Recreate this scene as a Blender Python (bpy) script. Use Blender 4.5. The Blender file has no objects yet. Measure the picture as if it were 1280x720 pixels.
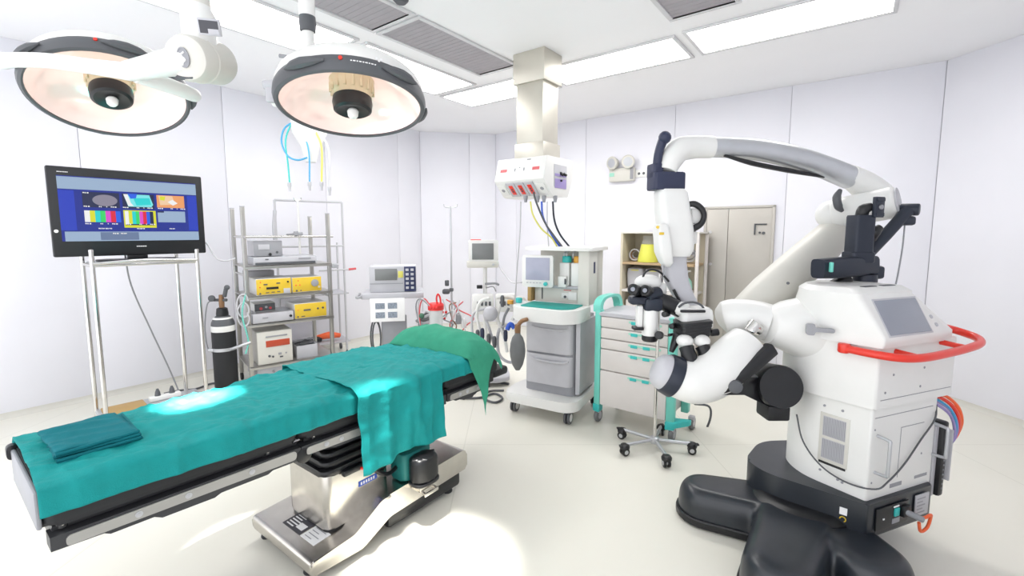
import bpy, bmesh, math, random
from mathutils import Vector, Matrix, noise
random.seed(7)
C = bpy.context.scene.collection
PI = math.pi
V = Vector
# ------------------------------------------------------------------ camera geometry (lens, pitch, eye height)
F, H, PY = 572.0, 1.6, 347.0
PITCH = math.atan(58 / 572.0)
_c, _s = math.cos(PITCH), math.sin(PITCH)
def ray(px, py):
    u, v = (px - 640) / F, (PY - py) / F
    return V((u, _c + v * _s, -_s + v * _c))
def at(px, py, Y):
    r = ray(px, py); return V((0, 0, H)) + r * (Y / r.y)
def onz(px, py, z=0.0):
    r = ray(px, py); return V((0, 0, H)) + r * ((z - H) / r.z)
ROOM = Matrix.Rotation(math.radians(-37), 4, 'Z')      # local x = t (across the room), y = s (along it)
def st(s, t, z=0.0): return ROOM @ V((t, s, z))
def onwall(px, py, s):                                  # point on the back right wall plane at room depth s
    r = ray(px, py); n = ROOM @ V((0, 1, 0)); o = V((0, 0, H))
    return o + r * ((s - n.dot(o)) / n.dot(r))
def frame(x, y, deg, z=0.0):
    return Matrix.Translation((x, y, z)) @ Matrix.Rotation(math.radians(deg), 4, 'Z')

# ------------------------------------------------------------------ mesh builder
def catmull(pts, k=6):
    pts = [V(p) for p in pts]
    if len(pts) < 3: return pts
    out = []
    for i in range(len(pts) - 1):
        p0 = pts[i - 1] if i else pts[0] * 2 - pts[1]
        p1, p2 = pts[i], pts[i + 1]
        p3 = pts[i + 2] if i + 2 < len(pts) else p2 * 2 - p1
        for j in range(k):
            t = j / k
            out.append(0.5 * ((2 * p1) + (p2 - p0) * t + (2 * p0 - 5 * p1 + 4 * p2 - p3) * t * t + (3 * p1 - p0 - 3 * p2 + p3) * t ** 3))
    out.append(pts[-1]); return out
def round_poly(pts, r, k=5):
    out = []; n = len(pts)
    for i in range(n):
        p = V(pts[i][:2]); a = V(pts[i - 1][:2]); b = V(pts[(i + 1) % n][:2])
        rr = pts[i][2] if len(pts[i]) > 2 else r
        if rr <= 0: out.append((p.x, p.y)); continue
        d1, d2 = (a - p), (b - p)
        m = min(rr, d1.length * .48, d2.length * .48)
        p1, p2 = p + d1.normalized() * m, p + d2.normalized() * m
        for j in range(k + 1):
            t = j / k
            q = p1 * (1 - t) ** 2 + p * 2 * t * (1 - t) + p2 * t * t
            out.append((q.x, q.y))
    return out
def rect(x0, y0, x1, y1): return [(x0, y0), (x1, y0), (x1, y1), (x0, y1)]
def basis(z, up=None):                                  # rotation matrix whose local z is the given direction
    z = V(z).normalized(); up = V(up) if up else V((0, 0, 1))
    if abs(z.dot(up)) > .98: up = V((0, 1, 0)) if abs(z.y) < .9 else V((1, 0, 0))
    x = up.cross(z).normalized(); y = z.cross(x)
    return Matrix((x, y, z)).transposed().to_4x4()
XZ = Matrix(((1, 0, 0, 0), (0, 0, 1, 0), (0, 1, 0, 0), (0, 0, 0, 1)))   # profile (x,z) swept along y
YZ = Matrix(((0, 0, 1, 0), (1, 0, 0, 0), (0, 1, 0, 0), (0, 0, 0, 1)))   # profile (y,z) swept along x
class MB:
    def __init__(s, M=None):
        s.v, s.f, s.m = [], [], []; s.M = M.copy() if M else Matrix(); s.mi = 0
    def add(s, vs, fs, M=None):
        T = s.M @ M if M is not None else s.M
        o = len(s.v); s.v += [T @ V(p) for p in vs]
        for f in fs: s.f.append([o + i for i in f]); s.m.append(s.mi)
        return s
    def _bm(s, bm, M=None):
        bm.verts.index_update()
        s.add([v.co.copy() for v in bm.verts], [[v.index for v in f.verts] for f in bm.faces], M); bm.free(); return s
    def box(s, c, d, b=0.0, M=None, seg=2):
        bm = bmesh.new(); bmesh.ops.create_cube(bm, size=1)
        for v in bm.verts: v.co = V((v.co.x * d[0] + c[0], v.co.y * d[1] + c[1], v.co.z * d[2] + c[2]))
        if b > 0: bmesh.ops.bevel(bm, geom=bm.edges[:], offset=min(b, min(d) * .49), segments=seg, affect='EDGES', profile=.5)
        return s._bm(bm, M)
    def b2(s, x0, x1, y0, y1, z0, z1, b=0.0, M=None):
        return s.box(((x0 + x1) / 2, (y0 + y1) / 2, (z0 + z1) / 2), (abs(x1 - x0), abs(y1 - y0), abs(z1 - z0)), b, M)
    def prism(s, poly, z0, z1, b=0.0, M=None, seg=2, top=None):
        n = len(poly); bm = bmesh.new(); top = top or poly
        lo = [bm.verts.new((p[0], p[1], z0)) for p in poly]; hi = [bm.verts.new((p[0], p[1], z1)) for p in top]
        bm.faces.new(lo[::-1]); ft = bm.faces.new(hi)
        for i in range(n): bm.faces.new((lo[i], lo[(i + 1) % n], hi[(i + 1) % n], hi[i]))
        if b > 0:
            es = [e for e in bm.edges if (e.verts[0].co.z == e.verts[1].co.z)]
            bmesh.ops.bevel(bm, geom=es, offset=b, segments=seg, affect='EDGES', profile=.5)
        return s._bm(bm, M)
    def tube(s, pts, r=.01, n=10, k=0, cap=True, closed=False, M=None):
        if k: 
            if closed: pts = catmull(list(pts) + [pts[0]], k)[:-1]
            else: pts = catmull(pts, k)
        pts = [V(p) for p in pts]; L = len(pts)
        if not isinstance(r, (list, tuple)): rr = [r] * L
        else: rr = [r[min(int(i / (L - 1) * (len(r) - 1)), len(r) - 2)] * (1 - (i / (L - 1) * (len(r) - 1) - min(int(i / (L - 1) * (len(r) - 1)), len(r) - 2))) + r[min(int(i / (L - 1) * (len(r) - 1)), len(r) - 2) + 1] * (i / (L - 1) * (len(r) - 1) - min(int(i / (L - 1) * (len(r) - 1)), len(r) - 2)) for i in range(L)]
        vs, fs = [], []; up = None
        for i, p in enumerate(pts):
            a = pts[i - 1] if (i or closed) else p; b = pts[(i + 1) % L] if (i < L - 1 or closed) else p
            t = (b - a)
            t = t.normalized() if t.length > 1e-9 else V((0, 0, 1))
            if up is None: up = V((0, 0, 1)) if abs(t.z) < .9 else V((0, 1, 0))
            x = up.cross(t)
            if x.length < 1e-6: x = V((1, 0, 0)).cross(t)
            x.normalize(); y = t.cross(x); up = y
            for j in range(n):
                an = 2 * PI * j / n; vs.append(p + (x * math.cos(an) + y * math.sin(an)) * rr[i])
        for i in range(L - (0 if closed else 1)):
            for j in range(n):
                i2, j2 = (i + 1) % L, (j + 1) % n
                fs.append((i * n + j, i * n + j2, i2 * n + j2, i2 * n + j))
        if cap and not closed:
            fs.append(tuple(range(n))[::-1]); fs.append(tuple((L - 1) * n + j for j in range(n)))
        return s.add(vs, fs, M)
    def lathe(s, prof, n=28, M=None, ex=1.0, cap=True):
        vs, fs = [], []; L = len(prof)
        for r, z in prof:
            for j in range(n):
                a = 2 * PI * j / n; vs.append((r * math.cos(a) * ex, r * math.sin(a), z))
        for i in range(L - 1):
            for j in range(n):
                j2 = (j + 1) % n; fs.append((i * n + j, i * n + j2, (i + 1) * n + j2, (i + 1) * n + j))
        if prof[0] == prof[-1]: cap = False
        if cap and prof[0][0] > 1e-6: fs.append(tuple(range(n))[::-1])
        if cap and prof[-1][0] > 1e-6: fs.append(tuple((L - 1) * n + j for j in range(n)))
        return s.add(vs, fs, M)
    def cyl(s, a, b, r, n=20, bev=0.0, r2=None):
        a, b = V(a), V(b); L = (b - a).length; M = Matrix.Translation(a) @ basis(b - a); r2 = r if r2 is None else r2
        if bev: pr = [(0, 0), (r - bev, 0), (r - bev * .3, bev * .3), (r, bev), (r2, L - bev), (r2 - bev * .3, L - bev * .3), (r2 - bev, L), (0, L)]
        else: pr = [(0, 0), (r, 0), (r, 0), (r2, L), (r2, L), (0, L)]
        return s.lathe(pr, n, M)
    def loft(s, rings, cap=True, M=None):
        n = len(rings[0]); vs = [p for r in rings for p in r]; fs = []
        for i in range(len(rings) - 1):
            for j in range(n):
                j2 = (j + 1) % n; fs.append((i * n + j, i * n + j2, (i + 1) * n + j2, (i + 1) * n + j))
        if cap: fs.append(tuple(range(n))[::-1]); fs.append(tuple((len(rings) - 1) * n + j for j in range(n)))
        return s.add(vs, fs, M)
    def grid(s, fn, nu, nv, M=None):
        vs = [fn(i / nu, j / nv) for i in range(nu + 1) for j in range(nv + 1)]; fs = []
        for i in range(nu):
            for j in range(nv):
                a = i * (nv + 1) + j; fs.append((a, a + 1, a + nv + 2, a + nv + 1))
        return s.add(vs, fs, M)
    def ball(s, c, r, n=16, M=None):
        rx, ry, rz = (r, r, r) if not isinstance(r, (tuple, list)) else r
        T = Matrix.Translation(V(c)) @ Matrix.Diagonal((rx, ry, rz, 1)); k = n // 2
        pr = [(max(math.sin(PI * i / k), 0), -math.cos(PI * i / k)) for i in range(k + 1)]
        pr[0] = (0, -1); pr[-1] = (0, 1)
        return s.lathe(pr, n, (M @ T) if M is not None else T)
    def build(s, name, mats, parent=None, angle=38, label=None, solid=0, subd=0):
        if not isinstance(mats, (list, tuple)): mats = [mats]
        me = bpy.data.meshes.new(name); me.from_pydata([tuple(p) for p in s.v], [], s.f)
        me.polygons.foreach_set('material_index', s.m)
        bm = bmesh.new(); bm.from_mesh(me)
        bmesh.ops.remove_doubles(bm, verts=bm.verts[:], dist=1e-5)
        bmesh.ops.dissolve_degenerate(bm, edges=bm.edges[:], dist=1e-6)
        if not solid: bmesh.ops.recalc_face_normals(bm, faces=bm.faces[:])
        bm.to_mesh(me); bm.free()
        for m in mats: me.materials.append(m)
        o = bpy.data.objects.new(name, me); C.objects.link(o)
        if parent is not None:
            me.transform(FR[parent.name].inverted()); o.parent = parent; FR[o.name] = FR[parent.name]
        else:
            xs = [v.co for v in me.vertices]
            org = V(((min(p.x for p in xs) + max(p.x for p in xs)) / 2, (min(p.y for p in xs) + max(p.y for p in xs)) / 2, min(p.z for p in xs)))
            me.transform(Matrix.Translation(-org)); o.location = org; FR[o.name] = Matrix.Translation(org)
        me.polygons.foreach_set('use_smooth', [True] * len(me.polygons)); me.set_sharp_from_angle(angle=math.radians(angle))
        if solid:
            md = o.modifiers.new('thickness', 'SOLIDIFY'); md.thickness = solid; md.offset = 0
        if subd:
            md = o.modifiers.new('smooth', 'SUBSURF'); md.levels = subd; md.render_levels = subd
        if label: o['label'] = label
        return o
FR = {}
def thing(name, label, cat, M, group=None):
    o = bpy.data.objects.new(name, None); C.objects.link(o); o.empty_display_size = .1
    M = M if isinstance(M, Matrix) else Matrix.Translation(V(M))
    o.location = M.translation; o.rotation_euler = M.to_euler(); FR[o.name] = M.copy()
    return tag(o, label, cat, group)
def tag(o, label, cat, group=None):
    o['label'] = label; o['category'] = cat
    if group: o['group'] = group
    return o
def struct(o): o['kind'] = 'structure'; return o
def copy_thing(root, loc, rz=None, label=None):
    r = root.copy(); C.objects.link(r); r.location = loc
    if rz is not None: r.rotation_euler.z = rz
    if label: r['label'] = label
    for ch in list(root.children):
        c = ch.copy(); C.objects.link(c); c.parent = r
        for g in list(ch.children):
            d = g.copy(); C.objects.link(d); d.parent = c
    return r

# ------------------------------------------------------------------ procedural materials
def lin(c):
    if isinstance(c, str):
        c = [int(c[i:i + 2], 16) / 255 for i in (0, 2, 4)]
    return [x / 12.92 if x <= .04045 else ((x + .055) / 1.055) ** 2.4 for x in c]
def mat(name, col, rough=.5, metal=0.0, var=.04, scale=8.0, bump=0.0, bscale=40.0, spec=.5, emit=None, es=0.0, trans=0.0, alpha=1.0, coat=0.0, aniso=None):
    m = bpy.data.materials.new(name); m.use_nodes = True; nt = m.node_tree; b = nt.nodes['Principled BSDF']
    L = lin(col)
    tc = nt.nodes.new('ShaderNodeTexCoord'); nz = nt.nodes.new('ShaderNodeTexNoise'); nz.inputs['Scale'].default_value = scale; nz.inputs['Detail'].default_value = 3
    nt.links.new(tc.outputs['Object'], nz.inputs['Vector'])
    rp = nt.nodes.new('ShaderNodeValToRGB'); rp.color_ramp.elements[0].position = .3; rp.color_ramp.elements[1].position = .7
    rp.color_ramp.elements[0].color = [max(0, x * (1 - var)) for x in L] + [1]; rp.color_ramp.elements[1].color = [min(1, x * (1 + var)) for x in L] + [1]
    nt.links.new(nz.outputs['Fac'], rp.inputs['Fac']); nt.links.new(rp.outputs['Color'], b.inputs['Base Color'])
    b.inputs['Roughness'].default_value = rough; b.inputs['Metallic'].default_value = metal; b.inputs['Specular IOR Level'].default_value = spec
    if trans: b.inputs['Transmission Weight'].default_value = trans; b.inputs['IOR'].default_value = 1.2
    if alpha < 1: b.inputs['Alpha'].default_value = alpha
    if coat: b.inputs['Coat Weight'].default_value = coat; b.inputs['Coat Roughness'].default_value = .1
    if emit: b.inputs['Emission Color'].default_value = lin(emit) + [1]; b.inputs['Emission Strength'].default_value = es
    if bump:
        n2 = nt.nodes.new('ShaderNodeTexNoise'); n2.inputs['Scale'].default_value = bscale; n2.inputs['Detail'].default_value = 4
        bp = nt.nodes.new('ShaderNodeBump'); bp.inputs['Strength'].default_value = bump; bp.inputs['Distance'].default_value = .01
        nt.links.new(tc.outputs['Object'], n2.inputs['Vector']); nt.links.new(n2.outputs['Fac'], bp.inputs['Height']); nt.links.new(bp.outputs['Normal'], b.inputs['Normal'])
    return m
M_ = dict(
 wall=mat('wall_panel_white', 'e9e9f0', .45, var=.015, scale=2),
 groove=mat('joint_grey', 'd6d6dc', .6), ceil=mat('ceiling_white', 'f7f7f9', .55, var=.01, scale=1.5),
 floor=None,
 frame=mat('aluminium_frame', 'd4d4d6', .4, .1), glow=mat('light_diffuser', 'ffffff', .5, emit='fffdfb', es=7.0),
 vent=mat('vent_mesh_grey', 'a9a5aa', .7, bump=.15, bscale=300), ventgap=mat('vent_dark', '66646a', .8),
 pillar=mat('satin_pillar', 'c9c5ba', .42, .5, var=.02), steel=mat('brushed_steel', 'c6c2bb', .27, 1.0, var=.06, scale=20), chrome=mat('chrome_tube', 'd5d3d0', .16, 1.0),
 satin=mat('satin_silver', 'c2c4c8', .32, .65), rackst=mat('rack_steel', 'b4b2ae', .3, .85, var=.05), alu=mat('aluminium_rail', 'a9a8a4', .4, .4), raild=mat('rail_dark', '343538', .45),
 white=mat('white_plastic', 'e6e6e3', .35, coat=.1, var=.015), offw=mat('warm_white_plastic', 'd3d1c9', .4, var=.02),
 lgrey=mat('light_grey_plastic', 'bbbbc0', .45), grey=mat('mid_grey_plastic', '96979c', .5), dgrey=mat('dark_grey_plastic', '55575b', .5),
 bagrub=mat('grey_rubber', '6d6f70', .5, var=.08), black=mat('black_plastic', '17181b', .38, var=.1), rubber=mat('black_rubber', '1d1e21', .6, var=.1),
 base=mat('base_charcoal', '20252c', .33, var=.1, spec=.6), navy=mat('navy_plastic', '2a304a', .45, var=.05), slate=mat('slate_metal', '252b38', .4, .2),
 teal=mat('teal_cloth', '108c8b', .7, var=.07, scale=14, bump=.25, bscale=220, spec=.25), tealdk=mat('folded_teal_cloth', '0e6b74', .78, var=.07, scale=18, bump=.25, bscale=220, spec=.2),
 green=mat('green_cloth', '3a9478', .78, var=.06, scale=14, bump=.25, bscale=220, spec=.2), tealbox=mat('teal_cover', '0d6a66', .6),
 mint=mat('mint_plastic', '74d0c0', .4, var=.03), mintd=mat('turquoise_plastic', '38bdb9', .4), greencl=mat('turquoise_mat', '0f938a', .6, var=.05),
 red=mat('red_plastic', 'e2311f', .32, coat=.3), redp=mat('red_lid', 'e23333', .4), orange=mat('orange_cable', 'ef6a3c', .45),
 yellow=mat('yellow_panel', 'dcba35', .45, var=.04), yliq=mat('yellow_liquid', 'dede2c', .3), ytube=mat('yellow_hose', 'd9d46a', .45),
 blue=mat('blue_hose', '4a9cc8', .45), bluep=mat('blue_plastic', '2f58c0', .4), purple=mat('purple_panel', '9a8cc0', .5), dblue=mat('dark_blue_panel', '2b3358', .4),
 copper=mat('copper_brass', '8a684a', .45, .3), brass=mat('brass_ring', 'd6ccae', .3, .5), cable=mat('white_cable', 'c2c2c6', .5), gcable=mat('grey_cable', '8c8e92', .5),
 glassc=mat('clear_plastic', 'eef2f2', .15, alpha=.35), screen=mat('grey_screen', '8f939e', .18, var=.02), screend=mat('dark_screen', '7a7c7c', .25), lcd=mat('pale_lcd', '8f92a4', .12, var=.1, scale=5, emit='c8c8d8', es=.12),
 door=mat('door_grey', 'b9b5ae', .42, .25, var=.03, scale=3), beige=mat('drawer_beige', 'd8d3cf', .45, var=.02), cream=mat('cream_board', 'c6bda8', .6), tan=mat('tan_shelf', 'b39a78', .6), flaskg=mat('flask_glass', 'f2f4f0', .1, alpha=.10), wood=mat('tan_board', 'a98a55', .6),
 paper=mat('paper_white', 'f2f2f2', .8), print_=mat('photo_print', '8a93a0', .7, var=.3, scale=60), label=mat('label_grey', '4a4a50', .6), skin=mat('reflector_pink', 'f1dcd7', .15, .3, var=.07, scale=4, emit='ffdccf', es=.22),
 knob=mat('frosted_knob', 'f1f0ec', .4), mint2=mat('pale_mint', '9fd8c4', .4), pinkr=mat('red_tube', 'd2555a', .45), amber=mat('amber_plastic', 'd9a03c', .4),
)
def floor_mat():
    m = bpy.data.materials.new('cream_vinyl_floor'); m.use_nodes = True; nt = m.node_tree; b = nt.nodes['Principled BSDF']
    tc = nt.nodes.new('ShaderNodeTexCoord'); nz = nt.nodes.new('ShaderNodeTexNoise'); nz.inputs['Scale'].default_value = 1.3; nz.inputs['Detail'].default_value = 6
    rp = nt.nodes.new('ShaderNodeValToRGB'); rp.color_ramp.elements[0].color = lin('dcdace') + [1]; rp.color_ramp.elements[1].color = lin('e6e4da') + [1]
    br = nt.nodes.new('ShaderNodeTexBrick'); br.offset = 0; br.inputs['Scale'].default_value = 1; br.inputs['Brick Width'].default_value = 1.8; br.inputs['Row Height'].default_value = 1.8
    br.inputs['Mortar Size'].default_value = .004; br.inputs['Color1'].default_value = br.inputs['Color2'].default_value = (1, 1, 1, 1); br.inputs['Mortar'].default_value = (.88, .88, .87, 1)
    mx = nt.nodes.new('ShaderNodeMix'); mx.data_type = 'RGBA'; mx.blend_type = 'MULTIPLY'; mx.inputs[0].default_value = 1
    nt.links.new(tc.outputs['Object'], nz.inputs['Vector']); nt.links.new(tc.outputs['Object'], br.inputs['Vector']); nt.links.new(nz.outputs['Fac'], rp.inputs['Fac'])
    nt.links.new(rp.outputs['Color'], mx.inputs[6]); nt.links.new(br.outputs['Color'], mx.inputs[7]); nt.links.new(mx.outputs[2], b.inputs['Base Color'])
    b.inputs['Roughness'].default_value = .3; b.inputs['Specular IOR Level'].default_value = .35
    return m
M_['floor'] = floor_mat()
class _N: pass
m = _N()
for k_, v_ in M_.items(): setattr(m, k_, v_)

# writing as a mesh
def text_mb(mb, s, size, M, lift=.0006):
    cu = bpy.data.curves.new('t', 'FONT'); cu.body = s; cu.size = size; cu.align_x = 'CENTER'; cu.align_y = 'CENTER'; cu.extrude = lift
    o = bpy.data.objects.new('t', cu); C.objects.link(o)
    dg = bpy.context.evaluated_depsgraph_get(); me = bpy.data.meshes.new_from_object(o.evaluated_get(dg))
    mb.add([v.co.copy() for v in me.vertices], [list(p.vertices) for p in me.polygons], M)
    bpy.data.objects.remove(o); bpy.data.curves.remove(cu); bpy.data.meshes.remove(me)
WORLD, EXPO = 1.4, 0.62
# ------------------------------------------------------------------ the room (room frame: x = t, y = s)
HC = 3.2
corners = [(-5.75, -0.6), (-5.75, 5.15), (-4.9, 6.05), (0.57, 6.05), (1.2, 5.42), (1.2, -0.6)]     # (t, s)
def wall(name, a, b, joints):
    a, b = V((a[0], a[1], 0)), V((b[0], b[1], 0)); L = (b - a).length; d = (b - a).normalized(); nrm = V((-d.y, d.x, 0))   # nrm = outward (left of travel)
    T = ROOM @ Matrix((( d.x, nrm.x, 0, a.x), (d.y, nrm.y, 0, a.y), (0, 0, 1, 0), (0, 0, 0, 1)))
    mb = MB(T); js = [0] + [j for j in joints if .05 < j < L - .05] + [L]
    mb.mi = 1; mb.b2(-.06, L + .06, .012, .05, 0, HC)
    mb.mi = 0
    for i in range(len(js) - 1): mb.b2(js[i] + .002, js[i + 1] - .002, 0, .012, 0, HC, .003)
    return struct(mb.build(name, [m.wall, m.groove]))
def jl(L, first, step=1.22):
    out = []; x = first
    while x < L: out.append(x); x += step
    return out
struct(MB(ROOM).prism([(-5.8, -.6), (-5.8, 5.2), (-4.93, 6.1), (.6, 6.1), (1.25, 5.45), (1.25, -.6)], -.08, 0).build('floor', m.floor))
struct(MB(ROOM).prism([(-5.8, -.6), (-5.8, 5.2), (-4.93, 6.1), (.6, 6.1), (1.25, 5.45), (1.25, -.6)], HC, HC + .1).build('ceiling', m.ceil))
wall('wall_left', corners[0], corners[1], jl(6, .42))
wall('wall_back_left', corners[1], corners[2], [.8])
wall('wall_back', corners[2], corners[3], [.43, 1.68, 2.95, 4.22])
wall('wall_back_right', corners[3], corners[4], [])
wall('wall_right', corners[4], corners[5], jl(6, 1.2))
# floor coving strip along the walls
sk = MB(ROOM)
def trim(name, a, b):
    a, b = V((a[0], a[1], 0)), V((b[0], b[1], 0)); L = (b - a).length; d = (b - a).normalized(); nrm = V((-d.y, d.x, 0))
    T = ROOM @ Matrix(((d.x, nrm.x, 0, a.x), (d.y, nrm.y, 0, a.y), (0, 0, 1, 0), (0, 0, 0, 1)))
    struct(MB(T).prism([(0, 0), (-.03, 0), (-.022, .006), (-.012, .016), (-.006, .03), (-.005, .05), (0, .05)], 0, L, M=YZ).build(name, m.offw))
for nme, i in (('baseboard_left', 0), ('baseboard_back_left', 1), ('baseboard_back', 2), ('baseboard_back_right', 3), ('baseboard_right', 4)): trim(nme, corners[i], corners[i + 1])

# grey double door in the back wall
pa, pb = onwall(880, 300, 6.05), onwall(968, 300, 6.05)
ta, tb = (ROOM.inverted() @ pa).x, (ROOM.inverted() @ pb).x
ztop = onwall(925, 257.5, 6.05).z
DT = ROOM
dr = MB(DT); tm = ta + (tb - ta) * .36
dr.b2(ta + .03, tm - .002, 6.02, 6.05, .01, ztop - .03, .004); dr.b2(tm + .002, tb - .03, 6.02, 6.05, .01, ztop - .03, .004)
door = struct(dr.build('door_1', m.door))
fr = MB(DT); fr.b2(ta - .0, ta + .03, 6.01, 6.05, 0, ztop, .004).b2(tb - .03, tb, 6.01, 6.05, 0, ztop, .004).b2(ta, tb, 6.01, 6.05, ztop - .03, ztop, .004)
fr.build('door_frame', m.door, door)
lp = onwall(950, 287, 6.02); tl = (ROOM.inverted() @ lp).x
MB(DT).b2(tl - .06, tl - .045, 5.99, 6.02, lp.z - .06, lp.z + .07, .004).b2(tl - .045, tl + .07, 6.005, 6.02, lp.z + .055, lp.z + .07, .003).build('door_handle', m.dgrey, door)
MB(DT).cyl(V((tl + .0, 6.02, lp.z - .035)), V((tl + .0, 6.0, lp.z - .035)), .012).cyl(V((tl + .04, 6.02, lp.z - .04)), V((tl + .04, 6.005, lp.z - .04)), .016).build('door_lock', m.dgrey, door)
for zz in (290, 330):
    q = onwall(888, zz, 6.02); tq = (ROOM.inverted() @ q).x
    MB(DT).cyl(V((tq, 6.02, q.z)), V((tq, 6.012, q.z)), .018).build('door_bolt', m.frame, door)

# ------------------------------------------------------------------ ceiling lights and vents
LIGHTS = [(-4.07, -3.42, 1.05, 2.43, 'ceiling light panel nearest the foot of the table, left of the grey vents'),
          (-4.07, -3.42, 2.5, 3.9, 'ceiling light panel left of the longer grey vent, above the equipment rack'),
          (-4.07, -2.73, 3.97, 4.55, 'ceiling light panel at the corner of the light bands, left of the ceiling column'),
          (-2.66, -1.3, 3.93, 4.52, 'ceiling light panel just right of the ceiling column'),
          (-1.23, .13, 3.9, 4.5, 'ceiling light panel farthest along the right hand band, over the curved arm')]
for (t0, t1, s0, s1, lb) in LIGHTS:
    cx, cy = (t0 + t1) / 2, (s0 + s1) / 2
    root = thing('ceiling_light', lb, 'ceiling light', ROOM @ Matrix.Translation((cx, cy, HC - .02)), 'recessed ceiling light panels')
    f = MB(ROOM); w = .03
    for (x0, x1, y0, y1) in ((t0, t1, s0, s0 + w), (t0, t1, s1 - w, s1), (t0, t0 + w, s0 + w, s1 - w), (t1 - w, t1, s0 + w, s1 - w)): f.b2(x0, x1, y0, y1, HC - .018, HC - .0005, .004)
    f.build('light_frame', m.frame, root)
    MB(ROOM).b2(t0 + w, t1 - w, s0 + w, s1 - w, HC - .009, HC - .0008).build('diffuser', m.glow, root)
VENTS = [(-3.18, -2.74, 1.2, 2.38, 'grey mesh ceiling vent nearest the camera, right of the lamp post'),
         (-3.18, -2.74, 2.47, 3.68, 'longer grey mesh ceiling vent ending at the ceiling column'),
         (-1.21, -.78, 2.4, 3.62, 'grey mesh ceiling vent at the top edge, beside the right band of lights')]
for (t0, t1, s0, s1, lb) in VENTS:
    root = thing('ceiling_vent', lb, 'air vent', ROOM @ Matrix.Translation(((t0 + t1) / 2, (s0 + s1) / 2, HC - .02)), 'ceiling vents')
    f = MB(ROOM); w = .035
    for (x0, x1, y0, y1) in ((t0 - w, t1 + w, s0 - w, s0), (t0 - w, t1 + w, s1, s1 + w), (t0 - w, t0, s0, s1), (t1, t1 + w, s0, s1)): f.b2(x0, x1, y0, y1, HC - .018, HC - .0005, .005)
    f.build('vent_frame', m.frame, root)
    g = MB(ROOM); g.b2(t0, t1, s0, s1, HC - .004, HC - .0008); n = 22
    for i in range(n): y = s0 + (s1 - s0) * (i + .5) / n; g.b2(t0, t1, y - .0235, y + .0235, HC - .006, HC - .004)
    g.build('mesh_panel', m.vent, root)
sd = st(2.21, -2.63, HC)
o = thing('smoke_detector', 'small dark ceiling sensor at the edge of the nearest vent', 'smoke detector', sd - V((0, 0, .03)))
MB(Matrix.Translation(sd)).lathe([(0, -.03), (.035, -.028), (.05, -.012), (.055, -.001), (0, -.001)], 24).build('housing', m.dgrey, o)
# ------------------------------------------------------------------ operating table (room frame: x = t, y = s)
TS0, TS1 = .19, 2.2
def xn(y): return -1.965 + (y - .19) * .05          # near edge of the mattress
def xf(y): return -2.46 - (y - .19) * .058           # far edge
ot = thing('operating_table', 'steel operating table with black padding and silver side rails under teal drapes', 'operating table', ROOM @ Matrix.Translation((-2.15, 1.5, 0)))
R = lambda: MB(ROOM)
# base : stepped steel foot
prof = [(.98, .05), (.975, .115), (.99, .125), (1.2, .14), (1.36, .235), (1.98, .255), (2.01, .235), (2.01, .13), (1.42, .115), (1.25, .035)]
b = R(); prm = round_poly([(p[0], p[1], .02) for p in prof], .02, 4)
Tp = YZ
b.prism(prm, -2.43, -1.865, .012, M=Tp)
b.prism(round_poly([(.98, .10, .004), (.99, .126, .004), (1.2, .141, .02), (1.36, .236, .02), (1.42, .24, .01), (1.42, .222, .01), (1.37, .222, .02), (1.21, .127, .02), (1.0, .11, .004)], .01, 3), -1.868, -1.853, .004, M=Tp)
b.build('base', m.steel, ot)
k = R(); k.b2(-2.38, -1.885, 1.42, 1.97, .03, .13, .02); k.b2(-2.40, -1.90, 1.0, 1.3, .025, .06, .01)
k.build('plinth', m.black, ot)
for (x, y) in ((-2.39, 1.03), (-1.97, 1.03), (-2.3, 1.9), (-1.93, 1.9)):
    R().lathe([(0, 0), (.026, 0), (.03, .008), (.022, .04), (.014, .06), (0, .06)], 16, Matrix.Translation((x, y, 0))).build('foot', m.rubber, ot)
# labels stuck on the base (they follow the gentle slope of the plate)
LBM = ROOM @ Matrix.Translation((0, 1.0, .1262)) @ Matrix.Rotation(math.atan2(.015, .21), 4, 'X')
l = MB(LBM); l.mi = 0; l.b2(-2.245, -2.085, .045, .145, .0, .0016); l.mi = 1
for i in range(5): l.b2(-2.23, -2.17 + (i % 3) * .012, .057 + i * .016, .064 + i * .016, .0016, .0022)
l.b2(-2.155, -2.10, .065, .10, .0016, .0022); l.mi = 2; l.b2(-2.24, -2.09, .13, .14, .0016, .0024)
l.build('warning_label', [m.label, m.paper, m.pinkr], ot, label='dark warning label')
l = MB(LBM); l.b2(-2.075, -1.955, .045, .135, .0, .0014); l.mi = 1
for i in range(4): l.b2(-2.06, -2.005 + (i % 2) * .03, .06 + i * .02, .064 + i * .02, .0014, .002)
l.build('info_label', [m.paper, m.grey], ot, label='white label')
# column
c = R(); c.prism(round_poly(rect(-2.32, 1.12, -1.96, 1.49), .04, 6), .15, .43, .01, M=Matrix())
c.build('column', m.steel, ot)
g = R(); g.prism(round_poly(rect(-2.315, 1.125, -1.965, 1.485), .04, 5), .132, .158, .004); g.build('column_seal', m.black, ot)
bl = R(); z = .425
for i, w in enumerate((.012, -.004, -.022, -.04)):
    bl.prism(round_poly(rect(-2.32 - w, 1.12 - w, -1.96 + w, 1.49 + w), .05, 6), z, z + .032, .012); z += .034
bl.prism(round_poly(rect(-2.25, 1.2, -2.03, 1.42), .03, 4), z - .01, .62, .01)
bl.build('bellows', m.black, ot)
st_ = R(); st_.b2(-1.9605, -1.957, 1.30, 1.41, .30, .327); st_.mi = 1
for i in range(6): st_.b2(-1.957, -1.9562, 1.31 + i * .015, 1.319 + i * .015, .306, .321)
st_.build('blue_sticker', [m.bluep, m.paper], ot, label='blue sticker')
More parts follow.
